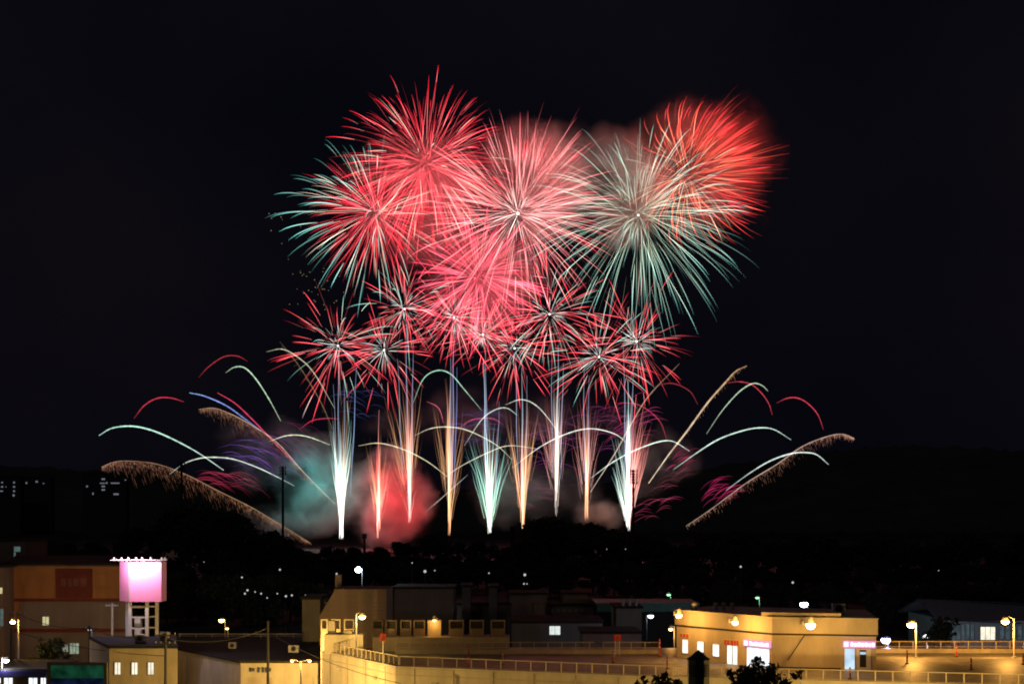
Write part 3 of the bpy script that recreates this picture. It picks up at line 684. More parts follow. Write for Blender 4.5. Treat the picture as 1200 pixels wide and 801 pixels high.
for i, (px, py, Y) in enumerate(spots):
    q = i % 4; ht = Z(py, Y)
    t = protos[q] if not used[q] else copy_tree(protos[q]); used[q] = True
    t.location = (X(px, Y), Y, 0); s = ht/(PH[q]*1.0)
    sx = max(s, .5)*random.uniform(1.0, 1.25); t.scale = (sx, sx, s); t.rotation_euler = (0, 0, random.uniform(0, 6.28))
    t['label'] = tree_lab
# near trees at the lower edge of the picture
def near_tree(px, py, Y, cr, seed, lab, n):
    t = make_tree('broadleaf_tree', lab, None, Z(py, Y), cr, seed, n, .17, (X(px, Y), Y, 0), True)
    return t
LOW = .4
near_tree(888, 758, 82, 3.0, 21, 'large leafy tree silhouetted before the shop with the pink sign boxes', 5200)
near_tree(781, 776, 84, 2.1, 22, 'small leafy tree silhouetted beside the pyramid-capped turret', 2600)
near_tree(953, 794, 84, 1.0, 23, 'smallest treetop, only its tip above the lower picture edge near the shop', 1200)
near_tree(57, 748, 168, 2.6, 24, 'dim green tree before the big orange store, under its two lit windows', 4000)
near_tree(1102, 722, 190, 2.8, 25, 'dark tree between the parking deck and the pale blue hall', 3500)

# ------------------------------------------------------------------ light towers of the sports ground
def light_tower(px, top, Y, hw, hh, rows, lab, base_z=0):
    x = X(px, Y); s = Y/FPX; zt = Z(top, Y)
    t = thing('light_tower', lab, 'light tower', (x, Y, 0), group='stadium light towers')
    m = MB(); m.cyl(0, 0, 0, zt, .7, .5, 10); m.build('mast', M['dark'], t)
    f = MB()
    for r in range(rows+1): f.bar((-hw, -.3, zt-hh*r/rows), (hw, -.3, zt-hh*r/rows), .18, .18)
    for sgn in (-1, 1): f.bar((sgn*hw*.7, -.3, zt), (sgn*hw*.7, -.3, zt-hh), .16, .16)
    f.build('lamp_frame', M['dark'], t)
    for r in range(rows):
        for k in range(4):
            l = MB(); cx = -hw*.8+hw*1.6*k/3; cz = zt-hh*(r+.5)/rows
            l.tube([(cx, -.1, cz), (cx, -.55, cz-.05)], [.2, .42], 8); l.build('floodlight', M['dark'], t)
    return t
light_tower(213, 541, 700, 1.8, 5.2, 4, 'unlit stadium light tower crossing the lowest golden comet')
light_tower(331.5, 546, 700, 1.7, 4.4, 3, 'unlit stadium light tower nearer the fountains on the pink sign side')
light_tower(742, 550, 700, 2.3, 7.0, 5, 'unlit stadium light tower standing against the brightest fountain')
light_tower(427, 625, 700, 1.2, 2.2, 2, 'unlit short light tower below the red fountain')
t = thing('water_tower', 'slim dark tower block rising over the trees between the teal-green and orange fountains', 'tower', (X(601, 640), 640, 0))
b = MB(); b.box(-1.1, 1.1, -1.1, 1.1, 0, Z(618, 640), .15); b.build('shaft', M['dark'], t)
b = MB(); b.box(-1.3, 1.3, -1.3, 1.3, Z(618, 640)+.002, Z(618, 640)+.5); b.build('cap', M['dark'], t)

# ------------------------------------------------------------------ far lit flats
def flats(px0, px1, top, Y, wins, lab):
    x0, x1 = X(px0, Y), X(px1, Y); cx = (x0+x1)/2
    t = thing('apartment_block', lab, 'apartment block', (cx, Y, 0), group='far apartment blocks')
    b = MB(); b.box(x0-cx, x1-cx, 0, 16, 0, Z(top, Y)); b.build('wall', M['slate'], t)
    b = MB(); b.box(x0-cx-.6, x1-cx+.6, -.6, 16.6, Z(top, Y)+.01, Z(top, Y)+1.2); b.build('roof', M['dark'], t)
    for (px, py, wp, hp) in wins:
        z = Z(py, Y); x = X(px, Y)-cx; hw = wp*Y/FPX/2; hh = hp*Y/FPX/2
        b = MB(); b.box(x-hw, x+hw, -.25, -.02, z-hh, z+hh); b.build('window', M['far'], t)
Yf = 2000
flats(-12, 24, 558, Yf, [(2.5,565,2,1.6),(2.5,570,2.4,1.8),(1.5,575,4,1.3),(7,570,1,1),(16.5,565,2,2),(16.5,570,2.4,1.8),(16.5,575,2,2),(16,580,2.2,2.6)], 'far dark apartment block with two columns of lit windows, at the picture edge')
flats(26, 60, 559, Yf+60, [(31,565.5,2,2),(43,564,2.6,2),(51,566,2,1)], 'far dark apartment block with a few lit windows along its top, beside the two-column one')
flats(97, 148, 555, Yf+30, [(102,569.5,2,2),(109,578,1.6,2.6),(121,561,4,2),(120,565.8,6,1.2),(125,565.5,2,2),(135,565.7,10,1.4),(121,569.5,4,1.8),(121,573.5,4,1.8),(147,562,1.6,1.4),(136,578.6,6,2)], 'far dark apartment block with lit corridor rows, under the tip of the lowest golden comet')

# ------------------------------------------------------------------ buildings
def building(name, lab, Y, px0, px1, top, depth, wallm, roofm=None, cat='building', rz=0, group=None, eave=.25, skew=0.0):
    x0, x1 = X(px0, Y), X(px1, Y); cx = (x0+x1)/2; hw = (x1-x0)/2; zt = Z(top, Y)
    t = thing(name, lab, cat, (cx, Y, 0), rz, group)
    b = MB(); b.prism([(-hw, 0), (hw, 0), (hw+skew, depth), (-hw+skew, depth)], 0, zt-.3); b.build('wall', wallm, t)
    b = MB(); b.prism([(-hw-eave, -eave), (hw+eave, -eave), (hw+eave+skew, depth+eave), (-hw-eave+skew, depth+eave)], zt-.298, zt); b.build('roof', roofm or M['darkroof'], t)
    t['cx'] = cx
    return t
def win(t, Y, px0, px1, py0, py1, m, frame=None, off=0, bars=1):
    """a framed window or panel on the front wall (y = 0 in the thing's frame)"""
    cx = t['cx']; x0, x1 = X(px0, Y)-cx, X(px1, Y)-cx; z1, z0 = Z(py0, Y), Z(py1, Y)
    f = MB(); k = .07
    f.box(x0-k, x1+k, -.09+off, -.002+off, z1, z1+k); f.box(x0-k, x1+k, -.12+off, -.002+off, z0-k, z0)
    f.box(x0-k, x0, -.09+off, -.002+off, z0+.001, z1-.001); f.box(x1, x1+k, -.09+off, -.002+off, z0+.001, z1-.001)
    for i in range(1, bars+1): xm = x0+(x1-x0)*i/(bars+1); f.box(xm-.025, xm+.025, -.08+off, -.042+off, z0+.002, z1-.002)
    w_ = f.build('window', frame or M['conc'], t)
    p = MB(); p.box(x0+.001, x1-.001, -.04+off, -.004+off, z0+.001, z1-.001); p.build('pane', m, w_)
    return w_
# big store with the orange upper floor
Y4 = 182
t = building('store_building', 'large store with an orange upper storey, maroon bands and a square maroon sign', Y4, 6, 150, 659, 40, M['greyclad'], M['darkroof'], eave=.1, skew=-12.5)
cx = t['cx']
def fr(t, Y, px0, px1, py0, py1, y0, y1, name, m, bev=0):
    cx = t['cx']; b = MB(); b.box(X(px0, Y)-cx, X(px1, Y)-cx, y0, y1, Z(py1, Y), Z(py0, Y), bev); return b.build(name, m, t)
fr(t, Y4, 8, 149, 663, 700.5, -.30, -.002, 'upper_facade', M['orange'])
sg = fr(t, Y4, 67, 109, 666, 700, -.55, -.304, 'sign', M['maroon'])
b = MB()
for k, (a, c) in enumerate(((73, 79), (81, 86), (88, 94), (96, 103))):
    b.box(X(a, Y4)-cx, X(c, Y4)-cx, -.60, -.553, Z(686, Y4), Z(677, Y4))
b.build('lettering', M['maroon2'], sg)
fr(t, Y4, 8, 149, 700.6, 704, -.38, -.003, 'upper_band', M['maroon'])
fr(t, Y4, 8, 149, 736, 740, -.2, -.003, 'lower_band', M['maroon'])
fr(t, Y4, 8, 23, 704.2, 735.8, -.25, -.003, 'corner_panel', M['orange'])
win(t, Y4, 50, 57.5, 722, 732, M['winy'])
win(t, Y4, 82, 92.5, 753, 765.5, M['wing'], bars=2)
win(t, Y4, 73, 80, 754, 763, M['wing'], bars=2)
# block at the picture edge
t = building('shop_block', 'dark building with teal-lit windows, cut by the picture edge beside the orange store', 178, -60, 4.5, 662, 20, M['dim2'])
win(t, 178, -8, 3, 688, 695, M['winy']); win(t, 178, -10, 4, 713, 733, M['wint'], bars=3)
t = building('hillside_house', 'dim house with one lit corner window above the orange store', 300, -40, 30, 632, 14, M['dim2'])
win(t, 300, 16.5, 24, 640, 646, M['wint'], bars=0); win(t, 300, 16.3, 18.5, 646.6, 653, M['wint'], bars=0)
# arcade front with blue fascia
t = building('arcade_front', 'low shopfront with a blue band over bright white windows, lowest at the picture edge', 150, -30, 54, 783, 10, M['dim'])
fr(t, 150, -30, 55, 785, 791.5, -.5, -.003, 'fascia', M['blueband'])
for (a, c) in ((-10, 1), (5, 15), (34, 44), (48, 54)): win(t, 150, a, c, 793.5, 806, M['shop'])
# green screen
t = thing('led_billboard', 'dark green display board with a black frame on two posts', 'billboard', (X(90, 122), 122, 0))
b = MB(); hw = 35*122/FPX; z1 = Z(775.5, 122); z0 = Z(806, 122)
b.box(-hw, hw, 0, .4, z1-.22, z1); b.box(-hw, hw, 0, .4, z0, z0+.15); b.box(-hw, -hw+.25, 0, .4, z0+.151, z1-.221); b.box(hw-.25, hw, 0, .4, z0+.151, z1-.221); b.box(-hw+.251, hw-.251, .15, .4, z0+.151, z1-.221)
b.build('frame', M['dark'], t)
b = MB(); b.box(-hw+.3, hw-.3, .1, .149, Z(794, 122), z1-.27); b.build('screen', M['ledg'], t)
b = MB(); b.box(-hw+.3, hw-.3, .1, .149, z0+.2, Z(794.4, 122)); b.build('screen', M['ledb'], t)
for sx in (-1, 1):
    b = MB(); b.cyl(sx*hw*.6, .2, 0, z0-.001, .14); b.build('post', M['dark'], t)

# pink sign tower with floodlights
Ys = 160
t = thing('sign_tower', 'bright pink square advertising tower on white steel legs, lit by floodlights along its top', 'sign', (X(164, Ys), Ys, 0))
def sx(px): return X(px, Ys)-X(164, Ys)
zt, zb = Z(658, Ys), Z(704.5, Ys)
b = MB(); b.prism([(sx(151.5), 0), (sx(189), 0), (sx(189), 2.4), (sx(135), 2.4), (sx(135), 1.8)], zb, zt); pb = b.build('sign_box', M['pink'], t)
b = MB(); b.bar((sx(151.5), -.03, zb), (sx(151.5), -.03, zt), .1, .1); b.build('edge_trim', M['conc'], t)
for (a, y_) in ((144, 1.9), (151, .5), (171, .5), (179, 1.9)):
    b = MB(); b.box(sx(a)-.17, sx(a)+.17, y_-.17, y_+.17, 0, zb-.002); b.build('leg', M['white'], t)
b = MB()
for pz in (712, 724, 737): b.box(sx(151)+.171, sx(171)-.171, .42, .58, Z(pz, Ys), Z(pz, Ys)+.15); b.box(sx(144)+.171, sx(179)-.171, 1.82, 1.98, Z(pz, Ys), Z(pz, Ys)+.15)
b.build('cross_brace', M['white'], t)
b = MB(); b.box(sx(155), sx(162), .9, 1.6, 0, Z(722, Ys)); b.build('cabinet', M['white'], t)
b = MB(); b.bar((sx(133), -1.3, zt+.25), (sx(199), -1.3, zt+.25), .09, .09)
for a in (150, 170, 188): b.bar((sx(a), -1.3, zt+.25), (sx(a), .6, zt-.01), .07, .07)
b.build('lamp_rail', M['steel'], t)
for a in (137, 146, 154, 163, 170, 180, 193, 197):
    b = MB(); b.tube([(sx(a), -1.3, zt+.32), (sx(a), -1.25, zt+.5), (sx(a), -1.15, zt+.54)], [.1, .13, .08], 8); h_ = b.build('floodlight', M['steel'], t)
    b = MB(); b.ball((sx(a), -1.22, zt+.36), .12 if a in (146, 163) else .07, 8, 5); b.build('lens', M['cool2'], h_)
for a in (141, 150, 160, 170, 180): lamp(t, (sx(a), -1.9, zt-.35), (1, .8, .95), 300, .12, 'floodlight_light')
lamp(t, (sx(136), -.6, zt-.35), (1, .8, .95), 90, .12, 'floodlight_light')

# yellow block with three windows
Y3 = 140
t = thing('annex_building', 'flat roofed tan block with three narrow lit windows, below the pink tower', 'building', (X(168, Y3), Y3, 0)); t['cx'] = X(168, Y3)
zt = Z(755.5, Y3); xl, xr = X(128, Y3)-t['cx'], X(208, Y3)-t['cx']
b = MB(); b.prism([(xl, 0), (xr, 0), (xr-2.9, 11), (xl-5.2, 11)], 0, zt-.3); b.build('wall', M['cream2'], t)
b = MB(); b.prism([(xl-.1, -.15), (xr+.1, -.15), (xr-2.75, 11.2), (xl-5.4, 11.2)], zt-.298, zt); b.build('roof', M['darkroof'], t)
for a in (138, 158, 177): win(t, Y3, a-3.3, a+3.3, 775.5, 789.5, M['win'])
# low roof building with the yellow wall
Y2 = 154
t = thing('warehouse', 'low warehouse with a wide dark roof and a bright yellow lit end wall', 'building', (X(282, Y2), Y2, 0)); t['cx'] = X(282, Y2)
zt = 4.9; c0 = t['cx']
P = [(0, 0), (X(372, Y2)-c0, .2), (X(372, Y2)-c0+1.5, 30), (-13.5, 30), (-10.6, 16)]
b = MB(); b.prism(P, 0, zt-.25); b.build('wall', M['cream'], t)
b = MB(); b.prism([(P[0][0]-.1, -.3), (P[1][0]+.1, -.12), (P[2][0]+.3, 30.2), (-13.8, 30.2), (-10.9, 15.9)], zt-.248, zt); b.build('roof', M['darkroof'], t)
b = MB(); b.bar((-13.8, 30.0, zt+.5), (P[2][0], 30.0, zt+.5), .08, .12); b.bar((-13.8, 30.0, zt+.25), (P[2][0], 30.0, zt+.25), .05, .05)
for k in range(12): xx = -13.6+k*2.1; b.bar((xx, 30, zt), (xx, 30, zt+.5), .06, .06)
b.build('roof_rail', M['steel'], t)
b = MB()
for (a, hgt) in ((293.5, 5), (297, 3.5), (303, 6), (308, 6), (312, 6), (316, 4)):
    x = X(a, Y2)-c0; zc = Z(784, Y2); e = hgt*Y2/FPX/2
    b.box(x-.13, x+.13, -.07, -.002, zc-e, zc+e); b.box(x-.05, x+.2, -.072, -.003, zc+e*.3, zc+e*.6)
b.build('lettering', M['letter'], t)
for (p0, p1) in ((291, 319), (352, 367)):
    b = MB(); b.box(X(p0, Y2)-c0, X(p1, Y2)-c0, -.05, -.002, Z(805, Y2), Z(793, Y2)); b.build('shutter', M['clad'], t)

# brown sloped-front building with white lamp behind, and grey block
Y5 = 172
t = thing('brown_building', 'brown building with a slanted side and faint lettering behind the parking deck', 'building', (X(414, Y5), Y5, 0)); c0 = X(414, Y5)
q = lambda px, py: (X(px, Y5)-c0, Z(py, Y5))
b = MB(); b.prism_y([(q(374, 724)[0], 0), (q(453, 724)[0], 0), q(453, 691.5), q(392, 691.5), q(374, 722)], 0, 9); b.build('wall', M['tan'], t)
b = MB(); b.prism_y([q(391.5, 691.3), q(453.5, 691.3), q(453.5, 689.8), q(391.5, 689.8)], -.15, 9.1); b.build('roof', M['dim2'], t)
b = MB()
for (a, wd) in ((404, 4), (410, 3), (415, 3), (424, 5), (431, 4), (437, 3)):
    b.box(q(a, 0)[0], q(a+wd, 0)[0], -.05, -.002, q(0, 700)[1], q(0, 695.5)[1])
b.build('lettering', M['dim'], t)
b = MB()
for k in range(4): b.box(q(380, 0)[0], q(452, 0)[0], -.06, -.003, q(0, 706+k*4.5)[1], q(0, 705.3+k*4.5)[1])
b.build('ledge', M['dim'], t)
b = MB(); b.box(q(389, 0)[0], q(396.5, 0)[0], 3, 3.8, q(0, 689.6)[1], q(0, 674)[1], .05); ch = b.build('chimney', M['dim2'], t)
b = MB(); b.ball((q(391, 0)[0], 2.9, q(0, 674)[1]+.12), .12, 6, 4); b.build('beacon', M['lamp_far'], ch)
t = building('grey_block', 'dim grey block beside the slanted brown building', 178, 354, 375, 699, 8, M['dim'])
# far dim blocks between
for (nm, lab, Y, a, c, top, m) in [
    ('dark_hall', 'wide unlit hall behind the row of roof cabinets, beside the brown building', 215, 462, 531, 687, 'dim'),
    ('stair_tower', 'thin dim tower block above the row of roof cabinets, nearer the brown building', 230, 541, 551, 685, 'dim'),
    ('lift_tower', 'thin dim tower block above the end of the row of roof cabinets', 230, 573, 582, 686, 'dim'),
    ('low_block', 'low unlit block linking the two thin towers', 235, 536, 598, 706, 'dim'),
    ('office_block', 'dim office block with a small brown roof room, above the lit white window', 235, 597, 641, 694, 'dim2'),
    ('plant_room', 'dim brown rooftop plant block farther along from the office block', 240, 660, 689, 694, 'dim2'),
    ('link_block', 'long low dim block with a row of pale vents, between two taller dim blocks', 238, 641, 700, 707, 'dim'),
    ('corner_block', 'dark block with three pale roof cowls beside the teal roof', 210, 722, 752, 710, 'dim'),
    ]:
    t = building(nm, lab, Y, a, c, top, 10, M[m])
    if nm == 'office_block':
        fr(t, Y, 626, 638.5, 706, 719, -1.2, -.003, 'bay', M['tan'])
    if nm == 'link_block':
        for k in range(6): fr(t, Y, 645+k*7, 649+k*7, 713, 716.5, -.3, -.003, 'vent', M['conc'])
    if nm == 'corner_block':
        for k in range(3):
            x = X(731+k*7.5, Y)-t['cx']; b = MB(); b.cyl(x, 1, Z(710, Y), Z(704, Y), .25, .25, 8); b.cyl(x, 1, Z(704, Y)+.001, Z(701.5, Y), .42, .2, 8); b.build('cowl', M['steel'], t)
t = building('workshop', 'long low workshop with one bright white lit window', 195, 600, 706, 727, 12, M['dim'])
win(t, 195, 644, 656.5, 733, 743, M['winw'], bars=1)
t = building('lean_to', 'low pale lean-to roof just behind the deck railing', 172, 683, 750, 739, 8, M['dim'])
t = building('teal_roofed_shed', 'shed with a teal fascia under greenish lamps', 225, 700, 818, 706, 12, M['dark'], M['teal'])
fr(t, 225, 700, 818, 707.5, 716, -.4, -.003, 'fascia', M['teal'])
# pale blue hall
Yh = 215
t = thing('sports_hall', 'pale blue hall with a long sloping metal roof and lit windows at the picture edge', 'building', (X(1100, Yh), Yh, 0)); c0 = X(1100, Yh); t['cx'] = c0
xa, xb = X(1112, Yh)-c0, X(1290, Yh)-c0
b = MB(); b.box(xa, xb, 0, 22, 0, Z(727, Yh)); b.build('wall', M['bluewall'], t)
b = MB(); n = 0
zr0, zr1, ze0, ze1 = Z(702, Yh+10), Z(717, Yh+10), Z(724, Yh), Z(738, Yh)
zr0, ze0 = Z(701.5, Yh+10), Z(726, Yh)
for (y0, z0_, y1, z1_) in ((-1, ze0, 11, zr0), (11, zr0, 23, ze0)):
    b.quad((xa-1.6, y0, z0_), (xb, y0, z0_-1.0), (xb, y1, z1_-1.6), (xa-1.6, y1, z1_))
    b.quad((xa-1.6, y0, z0_-.25), (xa-1.6, y1, z1_-.25), (xb, y1, z1_-1.85), (xb, y0, z0_-1.25))
b.quad((xa-1.6, -1, ze0-.25), (xb, -1, ze0-1.25), (xb, -1, ze0-1.0), (xa-1.6, -1, ze0))
b.build('roof', M['blueroof'], t)
for k in range(5): win(t, Yh, 1116+k*5.5, 1119+k*5.5, 731, 748, M['winb'])
win(t, Yh, 1149, 1166, 734, 749, M['win'], bars=2)
for k in range(4): win(t, Yh, 1172+k*7, 1176+k*7, 733, 748, M['winb'])

# ------------------------------------------------------------------ parking deck
ZD = 6.9
D = [(-19, 142), (-10.4, 127), (10.7, 119), (40, 112), (66, 106), (66, 147), (-19, 147)]
t = thing('parking_deck', 'cream walled roof-level parking deck in front of the shop', 'parking deck', (0, 0, 0))
b = MB(); b.prism(D, 0, ZD-.004, cap_bot=False); b.build('wall', M['cream'], t)
b = MB(); b.v = [(x, y, ZD) for x, y in D]; b.f = [tuple(range(len(D)))]; b.build('deck_floor', M['deck'], t)
def edge_box(P, Q, th, z0, z1, off=0):
    P, Q = Vector((*P, 0)), Vector((*Q, 0)); d = (Q-P).normalized(); nn = Vector((-d.y, d.x, 0))
    b = MB(); b.prism([tuple((P+nn*off)[:2]), tuple((Q+nn*off)[:2]), tuple((Q+nn*(off+th))[:2]), tuple((P+nn*(off+th))[:2])], z0, z1); return b
for k in range(4): edge_box(D[k], D[k+1], .22, ZD+.002, ZD+.16, .02).build('kerb', M['cream'], t)
b = MB(); b.box(-11.5, 14.5, 140.2, 140.6, ZD+.002, ZD+.42); b.box(32, 66, 141.2, 141.6, ZD+.002, ZD+.42); b.build('rear_parapet', M['cream'], t)
b = MB(); b.box(X(440, 146), X(597, 146), 143.0, 146.6, ZD+.002, Z(746, 143), .05); b.build('plant_platform', M['cream2'], t)
b = MB(); b.box(X(383, 142), X(428, 142), 140, 143.2, ZD+.003, Z(743, 140), .05); b.build('stair_head', M['cream'], t)
b = MB(); b.box(X(386, 142), X(394, 142), 141, 142.2, Z(743, 140)+.002, Z(726, 142), .05); b.box(X(404, 142), X(414, 142), 140.6, 141.8, Z(743, 140)+.002, Z(737.5, 142), .05); b.build('vent_stack', M['cream'], t)
def along(P, Q, n, fn):
    P, Q = Vector((*P, 0)), Vector((*Q, 0)); d = (Q-P).normalized(); nn = Vector((d.y, -d.x, 0))
    for k in range(n): fn(P.lerp(Q, (k+.5)/n), d, nn, k)
def joint(p, d, nn, k):
    b = MB(); b.bar(p+nn*.012+Vector((0, 0, .2)), p+nn*.012+Vector((0, 0, ZD-.02)), .045, .03); b.build('wall_joint', M['dim2'], t)
def pipe(p, d, nn, k):
    b = MB(); b.tube([p+nn*.12+Vector((0, 0, .1)), p+nn*.12+Vector((0, 0, ZD-.5)), p+nn*.02+Vector((0, 0, ZD-.35))], .055, 7); b.build('drain_pipe', M['post'], t)
def vent(p, d, nn, k):
    b = MB(); c_ = p+nn*.03+Vector((0, 0, ZD-1.3)); b.bar(c_-d*.28, c_+d*.28, .06, .34); b.build('wall_vent', M['steel'], t)
along(D[1], D[2], 6, joint); along(D[2], D[3], 8, joint); along(D[0], D[1], 4, joint)
along(D[1], D[2], 2, pipe); along(D[2], D[3], 3, pipe); along(D[0], D[1], 2, vent); along(D[1], D[2], 3, vent)
b = MB()
for k in range(3):
    P_, Q_ = Vector((*D[k], 0)), Vector((*D[k+1], 0)); d_ = (Q_-P_).normalized(); nn_ = Vector((d_.y, -d_.x, 0))
    b.bar(P_+nn_*.02+Vector((0, 0, ZD-.62)), Q_+nn_*.02+Vector((0, 0, ZD-.62)), .05, .06)
b.build('drip_ledge', M['cream2'], t)
# painted bays and worn patches on the deck
b = MB()
for k in range(9): x = 20+k*2.6; b.quad((x, 129+0*k, ZD+.005), (x+.12, 129, ZD+.005), (x+.12, 134, ZD+.005), (x, 134, ZD+.005)) if x > 33 else None
b.quad((12, 121.5, ZD+.005), (60, 110.4, ZD+.005), (60, 110.65, ZD+.005), (12, 121.75, ZD+.005))
b.quad((33, 136, ZD+.005), (62, 136, ZD+.005), (62, 136.4, ZD+.005), (33, 136.4, ZD+.005))
b.quad((-8, 131.5, ZD+.005), (15, 131.5, ZD+.005), (15, 131.8, ZD+.005), (-8, 131.8, ZD+.005))
b.build('painted_lines', M['line'], t)
def railing(pts, lab, hgt=1.0, step=1.35, fill=.13, mt=None):
    t = thing('railing', lab, 'railing', (*pts[0], ZD)); o = Vector((*pts[0], 0)); mt = mt or M['post']
    rails = MB(); bars = MB()
    for a, c in zip(pts, pts[1:]):
        a, c = Vector((*a, 0))-o, Vector((*c, 0))-o; L = (c-a).length; n = max(1, round(L/step))
        for zz, th in ((hgt, .07), (.2, .05)): rails.bar(a+Vector((0,0,zz)), c+Vector((0,0,zz)), .06, th)
        for k in range(n+1):
            p = a.lerp(c, k/n)
            if k == n and c+o != Vector((*pts[-1], 0)): continue
            m = MB(); m.box(p.x-.045, p.x+.045, p.y-.045, p.y+.045, .0, hgt+.03); m.build('post', mt, t)
        nb = int(L/fill)
        for k in range(nb):
            p = a.lerp(c, (k+.5)/nb); bars.bar(p+Vector((0,0,.22)), p+Vector((0,0,hgt-.04)), .022, .022)
    rails.build('rail', mt, t); bars.build('bar_lattice', M['dim2'], t)
    return t
off = lambda p, dx, dy: (p[0]+dx, p[1]+dy)
railing([off(D[0], .3, -.1), off(D[1], .25, .3)], 'cream fence on the slanting side wall of the parking deck', 1.0, 1.0, .2, M['cream'])
railing([off(D[1], .35, .3), off(D[2], 0, .35), off(D[3], 0, .35), off(D[4], 0, .35)], 'long beige railing along the front edge of the parking deck')
railing([(-11.5, 140.4), (14.5, 140.4)], 'beige railing along the back of the deck between the lamp and the shop', .72, 1.38)
bpy.context.view_layer.update()
for o in list(bpy.data.objects):
    if o.name.startswith('railing') and abs(o.location.y-140.4) < .01 and o.parent is None: o.location.z = ZD+.42
r4 = railing([(33, 141.4), (66, 141.4)], 'beige railing along the back of the deck beyond the shop', .72, 1.38); r4.location.z = ZD+.42

# the shop on the deck
t = thing('deck_shop', 'orange-lit flat roofed shop on the parking deck with lit doors and pink sign boxes', 'shop', (0, 0, 0))
A0, A1, A2, A3, A4 = (15.8, 136.5), (23.1, 126.2), (31.8, 124.2), (33.6, 136), (20, 142)
ZT = 11.42; zb = Z(741, 126.2)
b = MB(); b.prism([A0, A1, A2, A3, A4], ZD+.003, zb-.002); b.build('wall', M['clad'], t)
def outset(Ps, d):
    c = Vector((sum(p[0] for p in Ps)/len(Ps), sum(p[1] for p in Ps)/len(Ps))); return [tuple(Vector(p)+(Vector(p)-c).normalized()*d) for p in Ps]
b = MB(); b.prism(outset([A0, A1, A2, A3, A4], .18), zb, ZT); b.build('parapet', M['clad'], t)
b = MB(); b.prism(outset([A0, A1, A2, A3, A4], .26), ZT+.001, ZT+.1); b.build('coping', M['cream'], t)
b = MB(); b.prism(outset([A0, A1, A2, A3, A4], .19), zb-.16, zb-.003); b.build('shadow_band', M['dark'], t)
b = MB(); b.prism([(X(893, 126.6), 126.9), (X(905, 126.4), 126.5), (X(985, 125.4), 125.2), (X(985, 125.4)+.4, 127.5), (X(893, 126.6)+.8, 128.5)], ZT+.102, Z(717.5, 126)); b.build('raised_parapet', M['clad'], t)
for (px, s) in ((814, .5), (839, .42), (848, .42), (858, .42)):
    b = MB(); xx = X(px, 136); b.cyl(xx, 136, ZT+.102, ZT+.5, .18, .18, 8); b.ball((xx, 136, ZT+.62), s*.62, 8, 5, .8); b.build('roof_vent', M['steel'], t)
def wall_frame(P, Q):
    P, Q = Vector((*P, 0)), Vector((*Q, 0)); d = (Q-P).normalized(); return P, Q, d, Vector((d.y, -d.x, 0))
def on_wall(P, Q, px):
    """parameter along P-Q seen at photo column px: intersection of that column's plane with the wall"""
    k = (px-CX)/FPX; den = (Q[0]-P[0]) - k*(Q[1]-P[1]); return (k*P[1]-P[0])/den
def wall_panel(P, Q, px0, px1, z0, z1, name, m, parent, d0=.0, d1=.06):
    a, c = on_wall(P, Q, px0), on_wall(P, Q, px1); Pv, Qv, d, nn = wall_frame(P, Q)
    p, q = Pv.lerp(Qv, a), Pv.lerp(Qv, c)
    b = MB(); b.prism([tuple((p+nn*d1)[:2]), tuple((q+nn*d1)[:2]), tuple((q+nn*d0)[:2]), tuple((p+nn*d0)[:2])], z0, z1)
    return b.build(name, m, parent)
def shop_win(P, Q, px0, px1, py0, py1, Yr, m, name='window', fm=None):
    z1, z0 = Z(py0, Yr), Z(py1, Yr)
    f = wall_panel(P, Q, px0-.9, px1+.9, z0-.07, z1+.07, name, fm or M['cream'], t, .002, .06)
    wall_panel(P, Q, px0, px1, z0, z1, 'pane', m, f, .062, .075); return f
shop_win(A0, A1, 800.5, 806.5, 749.5, 765, 135, M['door']); shop_win(A0, A1, 818, 825, 752, 764, 133, M['door']); shop_win(A0, A1, 836, 843, 755, 769, 131.5, M['door'])
f = shop_win(A0, A1, 853, 864.5, 758, 783.5, 128.5, M['door'], 'door')
wall_panel(A0, A1, 858.6, 859.4, ZD+.02, Z(758, 128.5), 'door_bar', M['steel'], f, .077, .1)
s1 = wall_panel(A0, A1, 797, 808, Z(747, 135), Z(741.8, 135), 'sign', M['cream'], t, .002, .05)
for (a, c) in ((797.6, 800), (801, 803.6), (804.6, 807.4)): wall_panel(A0, A1, a, c, Z(746.3, 135), Z(742.6, 135), 'letter', M['red'], s1, .052, .08)
s2 = wall_panel(A0, A1, 848.5, 867, Z(757, 130), Z(749, 130), 'sign', M['cream'], t, .002, .07)
for (a, c) in ((849.5, 852), (853, 855.5), (857, 860), (861, 863), (864, 866)): wall_panel(A0, A1, a, c, Z(755.8, 130), Z(750, 130), 'letter', M['red'], s2, .072, .1)
def light_sign(P, Q, px0, px1, py0, py1, Yr):
    z1, z0 = Z(py0, Yr), Z(py1, Yr)
    s = wall_panel(P, Q, px0, px1, z0, z1, 'sign_box', M['pinkbox'], t, .002, .28)
    wd = px1-px0; x = px0+1.2
    wall_panel(P, Q, x, x+wd*.13, z0+(z1-z0)*.12, z1-(z1-z0)*.12, 'logo', M['letterglow'], s, .282, .31); x += wd*.2
    for k in range(7):
        w_ = wd*.085; hi = (.82, .7, .82, .75, .8, .68, .8)[k]
        wall_panel(P, Q, x, x+w_, z0+(z1-z0)*.18, z0+(z1-z0)*hi, 'letter', M['letterglow'], s, .282, .31); x += w_*1.28
    return s
light_sign(A0, A1, 873.5, 904, 750, 757.5, 127.5)
shop_win(A0, A1, 876, 902, 759.5, 783, 127, M['shop'])
light_sign(A1, A2, 988, 1026, 750.5, 758, 124.5)
f = shop_win(A1, A2, 990, 1001.5, 759.5, 783.5, 124.6, M['doorb'], 'door')
